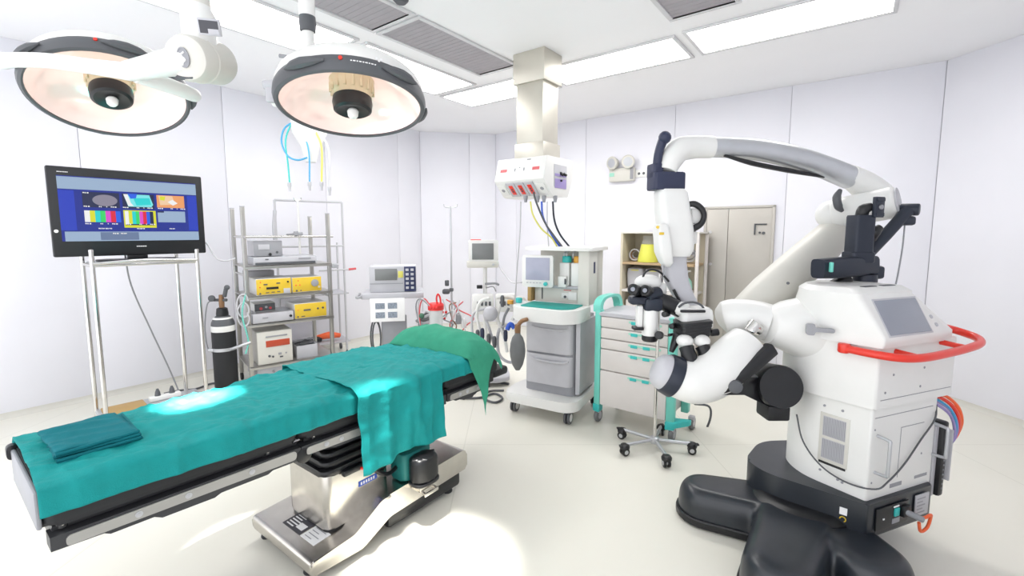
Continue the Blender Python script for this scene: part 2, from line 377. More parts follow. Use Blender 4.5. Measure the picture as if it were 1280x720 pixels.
# tabletop and padding
tt = R()
for (y0, y1) in ((.21, .99), (1.02, 1.83), (1.86, 2.3)):
    ps = [(xf(y0) + .05, y0), (xn(y0) - .03, y0), (xn(y1) - .03, y1), (xf(y1) + .05, y1)]
    tt.prism(ps, .6, .665, .008)
tt.build('tabletop', m.black, ot)
mt = R()
for (y0, y1) in ((.19, .985), (.99, 1.84), (1.845, 2.32)):
    ps = round_poly([(xf(y0), y0), (xn(y0), y0), (xn(y1), y1), (xf(y1), y1)], .03, 4)
    mt.prism(ps, .672, .805, .025, seg=3)
mt.build('mattress', m.rubber, ot)
ep = R(); ep.b2(xf(.2) + .01, xn(.2) - .005, .176, .19, .675, .80, .012); ep.build('end_panel', m.grey, ot)
ec = R(); ec.prism(round_poly([(.165, .76), (.2, .76), (.2, .815), (.165, .815)], .015, 4), xf(.2) - .012, xf(.2) + .02, .004, M=YZ); ec.build('end_cap', m.black, ot)
# side rails
def rail(y0, y1, sgn, insets):
    x = (xn if sgn > 0 else xf); r = R()
    p = lambda y, z: (y, z)
    poly = [(y0, .602), (y0, .648), (y1, .648), (y1, .592), (y1 - .12, .592), (y1 - .14, .582), (y0 + (y1 - y0) * .60, .582), (y0 + (y1 - y0) * .57, .572), (y0 + (y1 - y0) * .36, .574), (y0 + (y1 - y0) * .33, .588), (y0 + (y1 - y0) * .18, .588), (y0 + (y1 - y0) * .16, .598)]
    off = .02 * sgn
    def sh(mb, poly, w0, w1, bv):
        T = ROOM
        pts = poly; n = len(pts); vs = []
        for w in (w0, w1):
            for (y, z) in pts: vs.append((x(y) + w * sgn, y, z))
        fs = [tuple(range(n))[::-1], tuple(n + i for i in range(n))] + [(i, (i + 1) % n, n + (i + 1) % n, n + i) for i in range(n)]
        mb.add(vs, fs)
    sh(r, poly, -.055, .012, 0)
    o = r.build('side_rail', m.raild, ot)
    for (a, bb) in insets:
        q = R(); sh(q, round_poly([(a, .604, .012), (a, .638, .02), (bb, .643, .02), (bb, .602, .03)], .02, 4), .0, .017, 0); q.build('rail_plate', m.alu, o, label='silver rail plate')
        for f in (.25, .45, .75):
            y = a + (bb - a) * f; s_ = R(); s_.cyl((x(y) + .015 * sgn, y, .622), (x(y) + .0195 * sgn, y, .622), .011).cyl((x(y) + .019 * sgn, y, .622), (x(y) + .0215 * sgn, y, .622), .005)
            s_.build('rail_screw', m.satin, o)
    return o
rail(.2, .985, 1, [(.235, .965)]); rail(.99, 1.84, 1, [(1.01, 1.38), (1.41, 1.8)]); rail(1.85, 2.22, 1, [(1.87, 2.18)])
rail(.2, .985, -1, []); rail(.99, 2.2, -1, [])
hg = R(); hg.cyl((xn(1.0) - .03, 1.0, .605), (xn(1.0) + .014, 1.0, .605), .036, 20, .005); hg.build('hinge', m.black, ot)
for y in (.235, 1.06, .86):
    R().cyl((xn(y) - .02, y, .655), (xn(y) - .02, y, .72), .012, 14, .003).build('rail_post', m.chrome, ot)
pf = R(); pf.b2(-2.06, -1.945, .93, 1.0, .668, .672, .001, M=Matrix()); pf.build('paper_tag', m.paper, ot)
# boot shaped hand pump on the base
pb = R(); pb.prism(round_poly(rect(-2.0, 1.52, -1.87, 1.72), .03, 4), .25, .40, .012); pb.build('pump_cover', m.tealbox, ot, label='dark teal cover')
pc = R(); pc.prism(round_poly(rect(-1.885, 1.54, -1.77, 1.7), .075, 6), .245, .385, .025, seg=4); pc.prism(round_poly(rect(-1.888, 1.535, -1.765, 1.705), .078, 6), .235, .25, .004); pc.build('pump_cap', m.black, ot, label='rounded black cap')
br = R(); br.b2(-1.86, -1.79, 1.56, 1.68, .2, .235, .006).cyl((-1.86, 1.58, .21), (-1.77, 1.58, .19), .008).cyl((-1.86, 1.66, .21), (-1.77, 1.66, .19), .008).b2(-1.775, -1.765, 1.57, 1.67, .18, .2, .003); br.build('pump_bracket', m.steel, ot)
hd = R(); hd.cyl((xn(2.2) - .08, 2.2, .62), (xn(2.2) - .08, 2.42, .62), .014).cyl((xf(2.2) + .1, 2.2, .62), (xf(2.2) + .1, 2.42, .62), .014).b2(xf(2.2) + .05, xn(2.2) - .05, 2.34, 2.5, .60, .66, .02)
hd.build('head_section', m.black, ot)

# ------------------------------------------------------------------ drapes
def wr(p, amp, sc=5.0, seed=0.0):
    q = V((p[0] * sc + seed, p[1] * sc * .7 - seed, p[2] * sc + 3.3))
    return noise.fractal(q, .9, 2.0, 4) * amp
def ridge(p, amp, sc, seed, ang):
    ca, sa = math.cos(ang), math.sin(ang); x, y = p[0] * ca - p[1] * sa, p[0] * sa + p[1] * ca
    return (1 - abs(noise.noise(V((x * sc + seed, y * sc * .22, seed))))) ** 3 * amp
TOP = .822
def sheet(y):                                                   # main sheet section across the table at s = y : path list
    pass
def main_fn(u, v):
    y = .185 + u * (2.12 - .185)
    hn = .092 + .012 * math.sin(u * 5) * .5; hf = .08
    wn, wf = xn(y) + .012, xf(y) - .012; W = wn - wf; r = .03
    L = hf + W + hn; d = v * L
    if d < hf: x, z, nx, nz = wf - .006 - (hf - d) * .1, TOP - (hf - d), -1, 0
    elif d < hf + W: x, z, nx, nz = wf + (d - hf), TOP, 0, 1
    else: x, z, nx, nz = wn + .006 + (d - hf - W) * .06, TOP - (d - hf - W), 1, 0
    # soften the edges
    for e, s_ in ((hf, 1), (hf + W, -1)):
        k = max(0, 1 - abs(d - e) / r); z -= .010 * k * k
    p = V((x, y, z)); a = wr(p, .011, 6, 1.7) + ridge(p, .011, 8, 4.1, .6) - .004 + ridge(p, .009, 13, 9.3, -.9) + ridge(p, .007, 19, 2.3, 1.4) + ridge(p, .006, 26, 5.1, .2)
    sag = -.006 * math.cos(PI * min(1, max(0, (d - hf) / W)) * 2)
    return V((x + nx * max(a, -.004) * .8, y + .006 * wr(p, 1, 3, 5), z + (nz * max(a, -.006) if nz else 0) + (sag if nz else 0)))
tag(MB(ROOM).grid(main_fn, 240, 84).build('table_drape', m.teal, solid=.003, angle=80), 'long teal sheet covering the whole operating table top', 'surgical drape')
def cross_fn(u, v):
    y = 1.235 + u * .53 + .02 * (v - .5)
    hn = .415 - .02 * u + .01 * math.sin(u * 9); hf = .12
    wn, wf = xn(y) + .05, xf(y) - .022; W = wn - wf; L = hf + W + hn; d = v * L; T2 = TOP + .017
    if d < hf: x, z, nx, nz = wf - (hf - d) * .1, T2 - (hf - d), -1, 0
    elif d < hf + W: x, z, nx, nz = wf + d - hf, T2, 0, 1
    else:
        q = d - hf - W; x, z, nx, nz = wn + .004 + .01 * math.sin(u * 7 + 1) * q / hn, T2 - q, 1, 0
    k = max(0, 1 - abs(d - hf - W) / .07); z -= .022 * k * k
    p = V((x, y, z)); a = wr(p, .010, 5, 8.1) + ridge(p, .010, 8, 2.2, 1.2) + ridge(p, .007, 15, 6.2, -.5)
    if nx > 0: a += .010 * math.sin(y * 42 + noise.noise(p * 3) * 3) * min(1, (d - hf - W) / .2) + .018 * (math.exp(-((u - .62 - (d - hf - W) * .25) / .06) ** 2)) * min(1, (d - hf - W) / .05)
    e = min(u, 1 - u); lift = .004 * math.exp(-(e / .02) ** 2)
    return V((x + nx * max(a, -.012), y + .01 * noise.noise(V((z * 9, u * 3, 1))) * (1 if nx else 0), z + (max(a, -.01) + lift if nz else 0)))
tag(MB(ROOM).grid(cross_fn, 90, 110).build('cross_drape', m.teal, solid=.003, angle=80), 'teal sheet laid across the table middle, hanging far down its near side', 'surgical drape')
# green cloth over the head rest
def green_fn(u, v):
    # u along the table, v across it from far to near; one corner hangs in a point on the near side
    y0, y1 = 1.96, 2.25
    y = y0 + (y1 - y0) * u
    hang = .035 + .37 * max(0, 1 - abs(u - .36) / .40) ** 1.05
    hf = .07
    wn, wf = xn(2.1) + .015 + .03 * u, xf(2.1) + .03; W = wn - wf; L = hf + W + hang; d = v * L
    def top(x):
        q = min(1, max(0, (x - wf) / W)); across = (4 * q * (1 - q)) ** .4
        rise = math.sin(PI / 2 * min(1, u / .45)) ** .8 if u < .45 else 1
        fall = max(0, u - .62) / .38
        return .829 + (.112 * across + .012) * rise - .10 * fall ** 1.8
    if d < hf: x, z, nx = wf - (hf - d) * .25, top(wf) - (hf - d), -1
    elif d < hf + W: x = wf + d - hf; z, nx = top(x), 0
    else:
        q = d - hf - W; x, z, nx = wn + .012 + .04 * q, top(wn) - q, 1
    p = V((x, y, z)); a = wr(p, .012, 5, 3.3) * min(1, u * 8 + .15) + ridge(p, .012, 6, 1.1, .3) * min(1, u * 6)
    ys = y + (0 if nx < 0 else (.045 * ((x - wf) / W) if not nx else .045)) + (0 if nx <= 0 else (2.13 - y - .045) * min(1, q / .37) * .85)
    return V((x + (a if nx > 0 else 0), ys, z + (a if not nx else 0)))
tag(MB(ROOM).grid(green_fn, 60, 90).build('head_drape', m.green, solid=.003, angle=80), 'green cloth over the head rest with one corner hanging in a point', 'surgical drape')
hr = MB(ROOM).prism(round_poly(rect(xf(2.1) + .07, 2.02, xn(2.1) - .03, 2.27), .07, 5), .806, .85, .02, seg=4)
hr.build('headrest_pad', m.rubber, ot)
# folded spare drape at the foot end
fd = MB(ROOM)
for i, (dx, dy, rz, sc) in enumerate(((0, 0, .05, 1), (.006, .004, .0, .97), (-.004, .008, -.05, .98), (.004, -.003, .03, .95))):
    z0 = .833 + i * .011; T = Matrix.Translation((-2.225 + dx, .355 + dy, z0)) @ Matrix.Rotation(rz, 4, 'Z')
    hx, hy = .148 * sc, .115 * sc
    def fn(u, v, i=i):
        x, y = (u - .5) * 2 * hx, (v - .5) * 2 * hy; e = max(abs(u - .5), abs(v - .5)) * 2
        p = V((x, y, i * .7)); return V((x + .004 * noise.noise(p * 30), y + .004 * noise.noise(p * 27 + V((5, 1, 2))), wr(p, .006, 14, i) + (ridge(p, .010, 14, i + 2, .4) if i == 3 else 0) - .006 * max(0, e - .9) * 10))
    fd.grid(fn, 26, 26, T)
    # rolled folded edges on the near and head sides
    fd.tube([T @ V((hx, -hy + j * 2 * hy / 8, -.003 + .002 * noise.noise(V((j * .9, i, 0))))) for j in range(9)], .0055, 6)
    fd.tube([T @ V((-hx + j * 2 * hx / 8, hy, -.003 + .002 * noise.noise(V((j * .9, i, 4))))) for j in range(9)], .0055, 6)
tag(fd.build('folded_drape', m.tealdk, angle=80, solid=.003), 'darker teal folded cloth lying on the foot end of the table', 'folded cloth')
# remote cable and hand control hanging under the cross drape
hc = thing('hand_control', 'red and black hand control hanging under the teal cross sheet', 'hand control', ROOM @ Matrix.Translation((-1.95, 1.38, .3)))
MB(ROOM).tube([(-1.93, 1.29, .415), (-1.925, 1.33, .40), (-1.93, 1.37, .375)], .009, 8, 3).build('plug', m.red, hc)
MB(ROOM).tube([(-1.93, 1.37, .375), (-1.925, 1.42, .33), (-1.93, 1.47, .31), (-1.94, 1.53, .32)], .012, 8, 4).build('cable', m.black, hc)
MB(ROOM).box((-1.94, 1.26, .42), (.03, .12, .03), .006).build('grip', m.black, hc)
# ------------------------------------------------------------------ surgical lamps
def surgical_lamp(lab, c, toc, alpha, R):
    cam = V((0, 0, H)); w = (cam - c).normalized()
    N = V((w.x * alpha, w.y * alpha, -1)).normalized()
    T = Matrix.Translation(c) @ basis(-N, V((0, 1, 0)))       # local z = up through the dome, rim at z = 0
    root = thing('surgical_lamp', lab, 'surgical lamp', Matrix.Translation(c), 'surgical lamps over the table')
    k = R / .33
    S = T @ Matrix.Scale(k, 4)
    MB(S).lathe([(.318, .004), (.326, 0), (.338, .006), (.345, .03), (.342, .06), (.334, .075), (.318, .075), (.318, .004)], 56).build('rim', m.dgrey, root)
    for a in (.35, 2.2, 4.2, 5.4):                              # raised grips on the rim
        ring = []
        for j in range(13):
            an = a + j * .045; ring.append(V((.352 * math.cos(an), .352 * math.sin(an), .04)))
        MB(S).tube(ring, [.004, .018, .022, .018, .004], 8).build('rim_grip', m.dgrey, root)
    MB(S).lathe([(.336, .072), (.336, .09), (.32, .125), (.29, .155), (.24, .18), (.16, .195), (.08, .20), (0, .201)], 56, cap=False).build('dome', m.white, root)
    MB(S).lathe([(.319, .012), (.30, .045), (.25, .095), (.19, .125), (.13, .14), (.10, .142), (.1, .15), (.2, .14), (.26, .105), (.305, .05), (.319, .012)], 56).build('reflector', m.skin, root)
    h = MB(S); h.lathe([(.0, .15), (.105, .145), (.10, .11), (.09, .055), (.0, .055)], 32)
    for j in range(16):
        an = j * PI / 8; h.box((.097 * math.cos(an), .097 * math.sin(an), .10), (.012, .012, .05), .002, M=Matrix())
    h.build('bulb_ring', m.brass, root)
    MB(S).lathe([(0, .06), (.088, .058), (.092, .03), (.087, -.004), (.074, -.012), (.04, -.004), (.03, .0), (0, 0)], 36).build('lamp_head', m.black, root)
    MB(S).lathe([(0, 0), (.02, 0), (.026, -.01), (.023, -.032), (.016, -.042), (.0, -.046)], 24).build('sterile_handle', m.knob, root, label='white handle')
    # small marks on the rim, side facing the room's camera side
    d = (T.to_3x3().inverted() @ (cam - c)); az = math.atan2(d.y, d.x)
    mk = MB(S); mk.cyl(V((math.cos(az - .12), math.sin(az - .12), 0)) * .343 + V((0, 0, .052)), V((math.cos(az - .12), math.sin(az - .12), 0)) * .349 + V((0, 0, .052)), .008)
    mk.mi = 1
    for j in range(9):
        an = az + .0 + j * .035; Rm = Matrix.Rotation(an, 4, 'Z'); mk.box((.3445, 0, .045), (.003, .006 + .004 * (j % 2), .004), 0, M=Rm)
    for j in range(3):
        Rm = Matrix.Rotation(az + .3 + j * .03, 4, 'Z'); mk.box((.3425, 0, .075 - .006 * (j % 2)), (.003, .008, .010), 0, M=Rm)
    mk.build('rim_marks', [m.red, m.paper], root)
    return root, N, T
c1 = at(140, 123, 1.82); c2 = at(441, 137, 2.07)
l1, N1, T1 = surgical_lamp('larger surgical lamp at the left, its white arm crossing in front of the disc', c1, None, .50, .243)
l2, N2, T2 = surgical_lamp('surgical lamp right of the first, hanging from a slim pole with a grey collar', c2, None, .22, .302)
# arm of the first lamp
Y1 = 1.5
p = [at(3, 76, 1.62), at(14, 75, 1.6), at(60, 76, 1.52), at(120, 84, 1.5), at(165, 90, 1.5)]
MB().tube(p, [.028, .024, .023, .024, .028], 16, 5).build('yoke', m.white, l1)
MB().tube([at(160, 89, 1.5), at(185, 84, 1.5), at(215, 78, 1.52), at(245, 75, 1.55)], [.03, .034, .042, .05], 18, 4).build('arm_sleeve', m.white, l1)
MB().tube([at(170, 95, 1.52), at(205, 105, 1.6), at(240, 118, 1.7), at(242, 120, 1.74)], [.022, .026, .024, .02], 14, 4).build('brace', m.white, l1)
MB().prism(round_poly([(0, 0), (.06, 0), (.062, .02), (.02, .022)], .006), -.006, .006, .002, M=Matrix.Translation(at(219, 99, 1.52)) @ basis((0, -1, .15))).build('arm_slot', m.dgrey, l1)
j0, j1 = at(230, 72, 1.5), at(275, 80, 1.68)
J = MB(); J.cyl(j0, j1, .07, 36, .018); jm = (j0 + j1) / 2; jd = (j1 - j0).normalized()
J.lathe([(.0705, -.004), (.0725, 0), (.0705, .004)], 36, Matrix.Translation(j0 + jd * .07) @ basis(jd)); J.build('arm_joint', m.offw, l1)
po = at(248, 20, 1.58); top = V((po.x, po.y, HC - .005))
MB().tube([jm + V((0, 0, .04)), V((po.x, po.y, po.z - .05)), po, top], [.042, .044, .036, .036], 24).build('ceiling_post', m.offw, l1)
MB().lathe([(.045, -.07), (.05, -.06), (.05, .05), (.04, .07), (.0365, .08)], 28, Matrix.Translation(po + V((0, 0, -.05)))).build('post_collar', m.white, l1)
bx = at(262, 34, 1.5); bw = basis((.25, -1, -.35), (0, 0, 1))
q = MB(Matrix.Translation(bx) @ bw); q.box((0, 0, 0), (.062, .048, .014), .003); q.mi = 1; q.box((0, 0, .0075), (.052, .036, .002)); q.mi = 0; q.box((.012, -.012, .009), (.03, .014, .002))
q.build('control_panel', [m.lgrey, m.label], l1, label='grey control panel')
e0 = j0; em = MB(Matrix.Translation(e0 - jd * .001) @ basis(-jd)); em.lathe([(0, 0), (.03, 0), (.03, .004), (.026, .0045), (.026, .003), (0, .003)], 32, ex=.62); em.mi = 1; em.tube([(-.006, -.016, .004), (.006, -.006, .004), (-.006, .006, .004), (.006, .016, .004)], .0028, 6, 3)
em.build('oval_emblem', [m.grey, m.paper], l1, label='oval grey emblem')
MB().lathe([(0, 0), (.11, 0), (.11, .02), (.06, .05), (0, .05)], 32, Matrix.Translation((top.x, top.y, HC - .0505))).build('ceiling_rose', m.white, l1)
# pole of the second lamp
pp = at(386, 66, 2.12); pt = V((pp.x, pp.y, HC - .005))
MB().tube([pp - V((0, 0, .14)), pp, pp + V((0, 0, .16))], .026, 20).build('lower_pole', m.white, l2)
zc_ = at(384, 30, 2.12).z
MB().lathe([(.026, -.035), (.033, -.032), (.036, 0), (.034, .03), (.026, .034)], 24, Matrix.Translation((pp.x, pp.y, zc_))).build('pole_collar', m.dgrey, l2)
MB().tube([V((pp.x, pp.y, zc_ + .03)), pt], .033, 20).build('upper_pole', m.white, l2)
MB().lathe([(0, 0), (.09, 0), (.09, .015), (.05, .04), (0, .04)], 32, Matrix.Translation((pt.x, pt.y, HC - .0405))).build('ceiling_rose', m.white, l2)
fk = MB(); fk.tube([pp - V((0, 0, .06)), at(365, 80, 2.10), at(348, 100, 2.06), at(346, 118, 2.04), c2 + T2.to_3x3() @ V((-.34, .0, .05))], [.024, .022, .02, .02, .016], 12, 4); fk.build('yoke', m.white, l2)
kb = MB(); kb.cyl(at(330, 106, 2.03), at(348, 106, 2.03), .02, 16, .004); kb.box(at(340, 118, 2.03), (.05, .03, .07), .01); kb.build('yoke_clamp', m.lgrey, l2)
kk = at(358, 71, 2.1); MB().cyl(kk, kk + V((-.03, 0, .004)), .008, 12).build('knob', m.grey, l2)
# the light the two lamps give
def spot(name, loc, target, power, ang, blend, col=(1, .97, .92)):
    li = bpy.data.lights.new(name, 'SPOT'); li.energy = power; li.spot_size = math.radians(ang); li.spot_blend = blend; li.shadow_soft_size = .06; li.color = col
    o = bpy.data.objects.new(name, li); C.objects.link(o); o.location = loc; o.rotation_euler = (V(target) - V(loc)).to_track_quat('-Z', 'Y').to_euler(); return o
spot('lamp_beam', c1 + N1 * .09, st(.76, -2.37, .82), 2300, 15, 1.0)
spot('lamp_beam', c2 + N2 * .09, V((-.40, 2.06, 0)), 420, 25, .7)
# ------------------------------------------------------------------ surgical microscope (local x along its front, y into depth)
SC = frame(1.664, 2.036, 20.9)
sm = thing('surgical_microscope', 'big white operating microscope on a charcoal foot, with curved silver arm and red handle', 'microscope', SC @ Matrix.Translation((.2, .3, 0)))
L = lambda: MB(SC)
IS = SC.inverted()
def lo(p): return IS @ V(p)
# foot with rounded lobes (world plan)
fb = MB()
def capsule(a, b, r0, r1, off, n=12):
    a, b = V((a[0], a[1])), V((b[0], b[1])); d = (b - a).normalized(); nn = V((-d.y, d.x)); out = []
    for (c0, r, t0) in ((b, r1, -PI / 2), (a, r0, PI / 2)):
        for i in range(n + 1):
            t = t0 + PI * i / n; q = c0 + (d * math.cos(t) + nn * math.sin(t)) * max(r + off, .01); out.append((q.x, q.y))
    return out
def lobe(a, b, r0, r1, z1, bev):
    lv = [(.0, .03), (-.004, z1 - bev * 1.6)]
    for i in range(1, 7):
        t = PI / 2 * i / 6; lv.append((-.006 - bev * 1.25 * (1 - math.cos(t)), z1 - bev * 1.6 + bev * 1.6 * math.sin(t)))
    fb.loft([[V((x, y, z)) for (x, y) in capsule(a, b, r0, r1, o_)] for (o_, z) in lv])
lobe((1.5, 2.28), (1.09, 2.44), .19, .145, .20, .05)
lobe((1.5, 2.25), (1.15, 1.84), .19, .15, .215, .05)
lobe((1.56, 2.25), (1.60, 1.91), .18, .165, .19, .05)
lobe((1.6, 2.35), (1.95, 2.55), .19, .14, .2, .05)
fo = fb.build('foot_base', m.base, sm, angle=80)
md = fo.modifiers.new('blend', 'REMESH'); md.mode = 'VOXEL'; md.voxel_size = .011; md.use_smooth_shade = True
md = fo.modifiers.new('soften', 'SMOOTH'); md.factor = .6; md.iterations = 14
sk_ = MB()
for (a, b, r0, r1) in (((1.5, 2.28), (1.09, 2.44), .19, .145), ((1.5, 2.25), (1.15, 1.84), .19, .15), ((1.56, 2.25), (1.60, 1.91), .18, .165), ((1.6, 2.35), (1.95, 2.55), .19, .14)):
    sk_.loft([[V((x, y, z)) for (x, y) in capsule(a, b, r0, r1, o_)] for (o_, z) in ((.004, .008), (.010, .014), (.010, .045), (.004, .052))])
sk_.build('foot_skirt', m.black, sm)
tn = MB(); tn.lathe([(0, .1), (.23, .1), (.23, .2), (.19, .225), (0, .225)], 40, Matrix.Translation((1.52, 2.27, 0))); tn.build('turntable', m.black, sm)
# plinth
pw = [(1.652, 2.005, .01), (2.125, 2.187, .03), (2.08, 2.5, .05), (1.85, 2.68, .08), (1.50, 2.66, .1), (1.30, 2.44, .12), (1.335, 2.29, .1)]
pm = MB(); pm.prism(round_poly(pw, .03, 6), .165, .335, .012); pm.build('plinth', m.base, sm)
# power inlet panel on the plinth
ip = L(); ip.b2(.03, .27, -.035, -.0285, .195, .305, .003); ip.mi = 1; ip.b2(.155, .19, -.042, -.034, .245, .285, .003); ip.mi = 2; ip.b2(.15, .19, -.0375, -.034, .29, .297); ip.b2(.075, .085, -.0375, -.034, .245, .252); ip.mi = 3; ip.b2(.145, .2, -.0375, -.034, .21, .235); ip.mi = 0; ip.b2(.2, .255, -.055, -.034, .235, .29, .006)
ip.build('power_panel', [m.black, m.mintd, m.paper, m.grey], sm)
lab2 = L(); lab2.b2(.325, .43, -.034, -.0285, .20, .31, .001); lab2.mi = 1
for i in range(5): lab2.b2(.335, .40 - .02 * (i % 2), -.0348, -.034, .215 + i * .018, .221 + i * .018)
lab2.build('type_label', [m.lgrey, m.grey], sm, label='pale type label')
wl = MB(); a0, a1 = onz(1060, 637, .27), onz(1060, 637, .27)
pl0, pl1 = V((1.652, 2.005, 0)), V((1.335, 2.29, 0)); dd = (pl1 - pl0).normalized(); nn_ = V((-dd.y, dd.x, 0)); nn_ = nn_ if nn_.y < 0 else -nn_
TL = Matrix(((dd.x, nn_.x, 0, pl0.x), (dd.y, nn_.y, 0, pl0.y), (0, 0, 1, 0), (0, 0, 0, 1)))
wl = MB(TL); wl.b2(.075, .105, -.001, .003, .25, .285); wl.mi = 1; wl.tube([(.09 + .012 * math.cos(i * PI / 6), .003, .228 + .012 * math.sin(i * PI / 6)) for i in range(9)], .0025, 6)
wl.build('side_sticker', [m.paper, m.yellow], sm, label='small white and yellow stickers')
# lower body
lowp = [(0, 0, .012), (.5, 0, .015), (.5, .33, .05), (.3, .5, .08), (.04, .47, .1), (-.055, .30, .12)]
upp = [(-.012, -.015, .015), (.585, -.015, .02), (.585, .36, .06), (.32, .54, .08), (.0, .5, .1), (-.085, .30, .12)]
bd = L(); bd.prism(round_poly(lowp, .03, 8), .33, .80, .006); bd.build('cabinet', m.white, sm)
ub = L()
ringp = lambda pts, z: [V((x, y, z)) for (x, y) in pts]
ub.prism(round_poly(upp, .03, 8), .785, 1.08, .008)
ub.build('upper_cabinet', m.white, sm)
# seams, vents, handle, screws on the cabinet
sm_ = L()
for (x0, x1, z) in ((.02, .46, .735), (.22, .40, .66)): sm_.b2(x0, x1, -.0012, .002, z, z + .003)
sm_.b2(.22, .223, -.0012, .002, .41, .66)
sm_.b2(.02, .56, -.0165, -.012, .825, .828)
for (x, z) in ((.10, .94), (.33, .95), (.31, .86), (.05, .86)): sm_.cyl((x, -.0165, z), (x, -.013, z), .006, 10)
for (x, z) in ((.025, .68), (.03, .42), (.40, .50)): sm_.cyl((x, -.0015, z), (x, .001, z), .005, 10)
sm_.b2(.17, .26, -.0012, .002, .365, .385); sm_.b2(.36, .46, -.0012, .002, .375, .39)
sm_.build('panel_seams', m.grey, sm)
# left face frame
fa, fb_ = V((0, 0, 0)), V((-.055, .30, 0)); fd_ = (fb_ - fa).normalized(); fn_ = V((-fd_.y, fd_.x, 0)); fn_ = fn_ if fn_.x < 0 else -fn_
LF = SC @ Matrix(((fd_.x, fn_.x, 0, 0), (fd_.y, fn_.y, 0, 0), (0, 0, 1, 0), (0, 0, 0, 1)))
vg = MB(LF); vg.b2(.085, .215, -.002, .003, .45, .70, .001); vg.build('side_panel', m.offw, sm)
for z0 in (.47, .585):
    g = MB(LF); g.b2(.10, .20, .001, .005, z0, z0 + .10)
    g.mi = 1
    for i in range(14): g.b2(.102 + i * .007, .105 + i * .007, .004, .0065, z0 + .003, z0 + .097)
    g.build('vent_grille', [m.lgrey, m.grey], sm)
MB(LF).b2(.09, .21, .001, .006, .44, .452, .002).build('cable_slot', m.black, sm)
sc_ = MB(LF)
for (y, z) in ((.20, .735), (.12, .735), (.20, .40), (.12, .385), (.1, .38)): sc_.cyl((y, -.001, z), (y, .004, z), .006, 10)
sc_.build('screws', m.grey, sm)
def pull(x, z0, z1, y=-.04, name='pull_handle'):
    L().tube([(x, .002, z0), (x, y, z0 + .005), (x + .0, y, (z0 + z1) / 2), (x, y, z1 - .005), (x, .002, z1)], .008, 10, 5).build(name, m.satin, sm)
hh = L(); hh.tube([(.045, 0, .47), (.045, -.05, .475), (.045, -.055, .49), (.045, -.055, .63), (.045, -.05, .645), (.045, 0, .65)], .0075, 10, 3); hh.build('pull_handle', m.satin, sm)
hh = L(); hh.tube([(.49, 0, .48), (.49, -.05, .485), (.49, -.055, .50), (.49, -.055, .62), (.49, -.05, .635), (.49, 0, .64)], .0075, 10, 3); hh.build('pull_handle', m.satin, sm)
# cable tray on the right flank with coloured cables
tr = L(); tr.b2(.535, .58, -.02, .05, .25, .645, .012); tr.mi = 1; tr.b2(.59, .602, -.03, .06, .33, .60, .004); tr.b2(.503, .535, .0, .03, .25, .62, .003)
tr.mi = 2
for i in range(14): tr.b2(.553, .56, -.023, -.019, .29 + i * .025, .298 + i * .025)
tr.build('cable_tray', [m.black, m.lgrey, m.grey], sm)
for (mt_, dx, dz, r, nme) in ((m.red, .0, .0, .009, 'red'), (m.orange, .012, -.005, .008, 'orange'), (m.orange, .025, .01, .008, 'orange'), (m.purple, -.012, -.02, .008, 'purple'), (m.blue, -.02, -.01, .007, 'blue'), (m.purple, -.03, -.03, .007, 'purple')):
    L().tube([(.50, .06, .76 + dz), (.57 + dx, .03, .755 + dz), (.64 + dx, .0, .70 + dz), (.675 + dx, -.01, .62 + dz), (.675 + dx * .8, .0, .545 + dz), (.64 + dx * .5, .02, .50 + dz)], r, 8, 5).build('side_cable', mt_, sm, label=nme + ' cable')
L().tube([(-.05, .33, .64), (-.070, .27, .52), (-.066, .17, .435), (-.035, .06, .40), (.03, -.02, .40), (.12, -.02, .42), (.24, -.015, .48), (.36, -.012, .58), (.46, -.012, .67), (.51, .01, .73)], .004, 8, 6).build('loop_cable', m.dgrey, sm, label='thin dark cable looped across the front')
L().tube([(.23, -.05, .265), (.27, -.09, .245), (.31, -.10, .255), (.34, -.09, .235), (.33, -.085, .18), (.29, -.08, .165), (.27, -.08, .215)], .007, 8, 6).build('power_cable', m.orange, sm, label='orange power cable')
L().cyl((.215, -.04, .265), (.265, -.1, .24), .014, 12, .004).build('power_plug', m.gcable, sm)
# console head
def quadface(z): pass
ch = L()
def cring(pts): return [V(p) for p in pts]
sec = []
lower = round_poly([(-.02, -.03, .012), (.5, -.03, .02), (.52, .30, .08), (.32, .52, .1), (.0, .48, .1), (-.10, .28, .12)], .03, 8)
mid = round_poly([(-.02, -.035, .012), (.5, -.035, .02), (.5, .30, .08), (.32, .52, .1), (.0, .48, .1), (-.10, .28, .12)], .03, 8)
topo = round_poly([(-.055, .06, .03), (.345, .06, .03), (.36, .32, .08), (.25, .46, .1), (.0, .42, .1), (-.13, .26, .12)], .03, 8)
top2 = round_poly([(-.03, .10, .03), (.33, .10, .03), (.33, .32, .08), (.23, .42, .1), (.0, .38, .1), (-.10, .26, .12)], .03, 8)
ch.loft([ringp(lower, 1.075), ringp(lower, 1.08), ringp(mid, 1.095), ringp(mid, 1.125), ringp(topo, 1.30), ringp(topo, 1.312), ringp(top2, 1.335)])
ch.build('console', m.white, sm, angle=30)
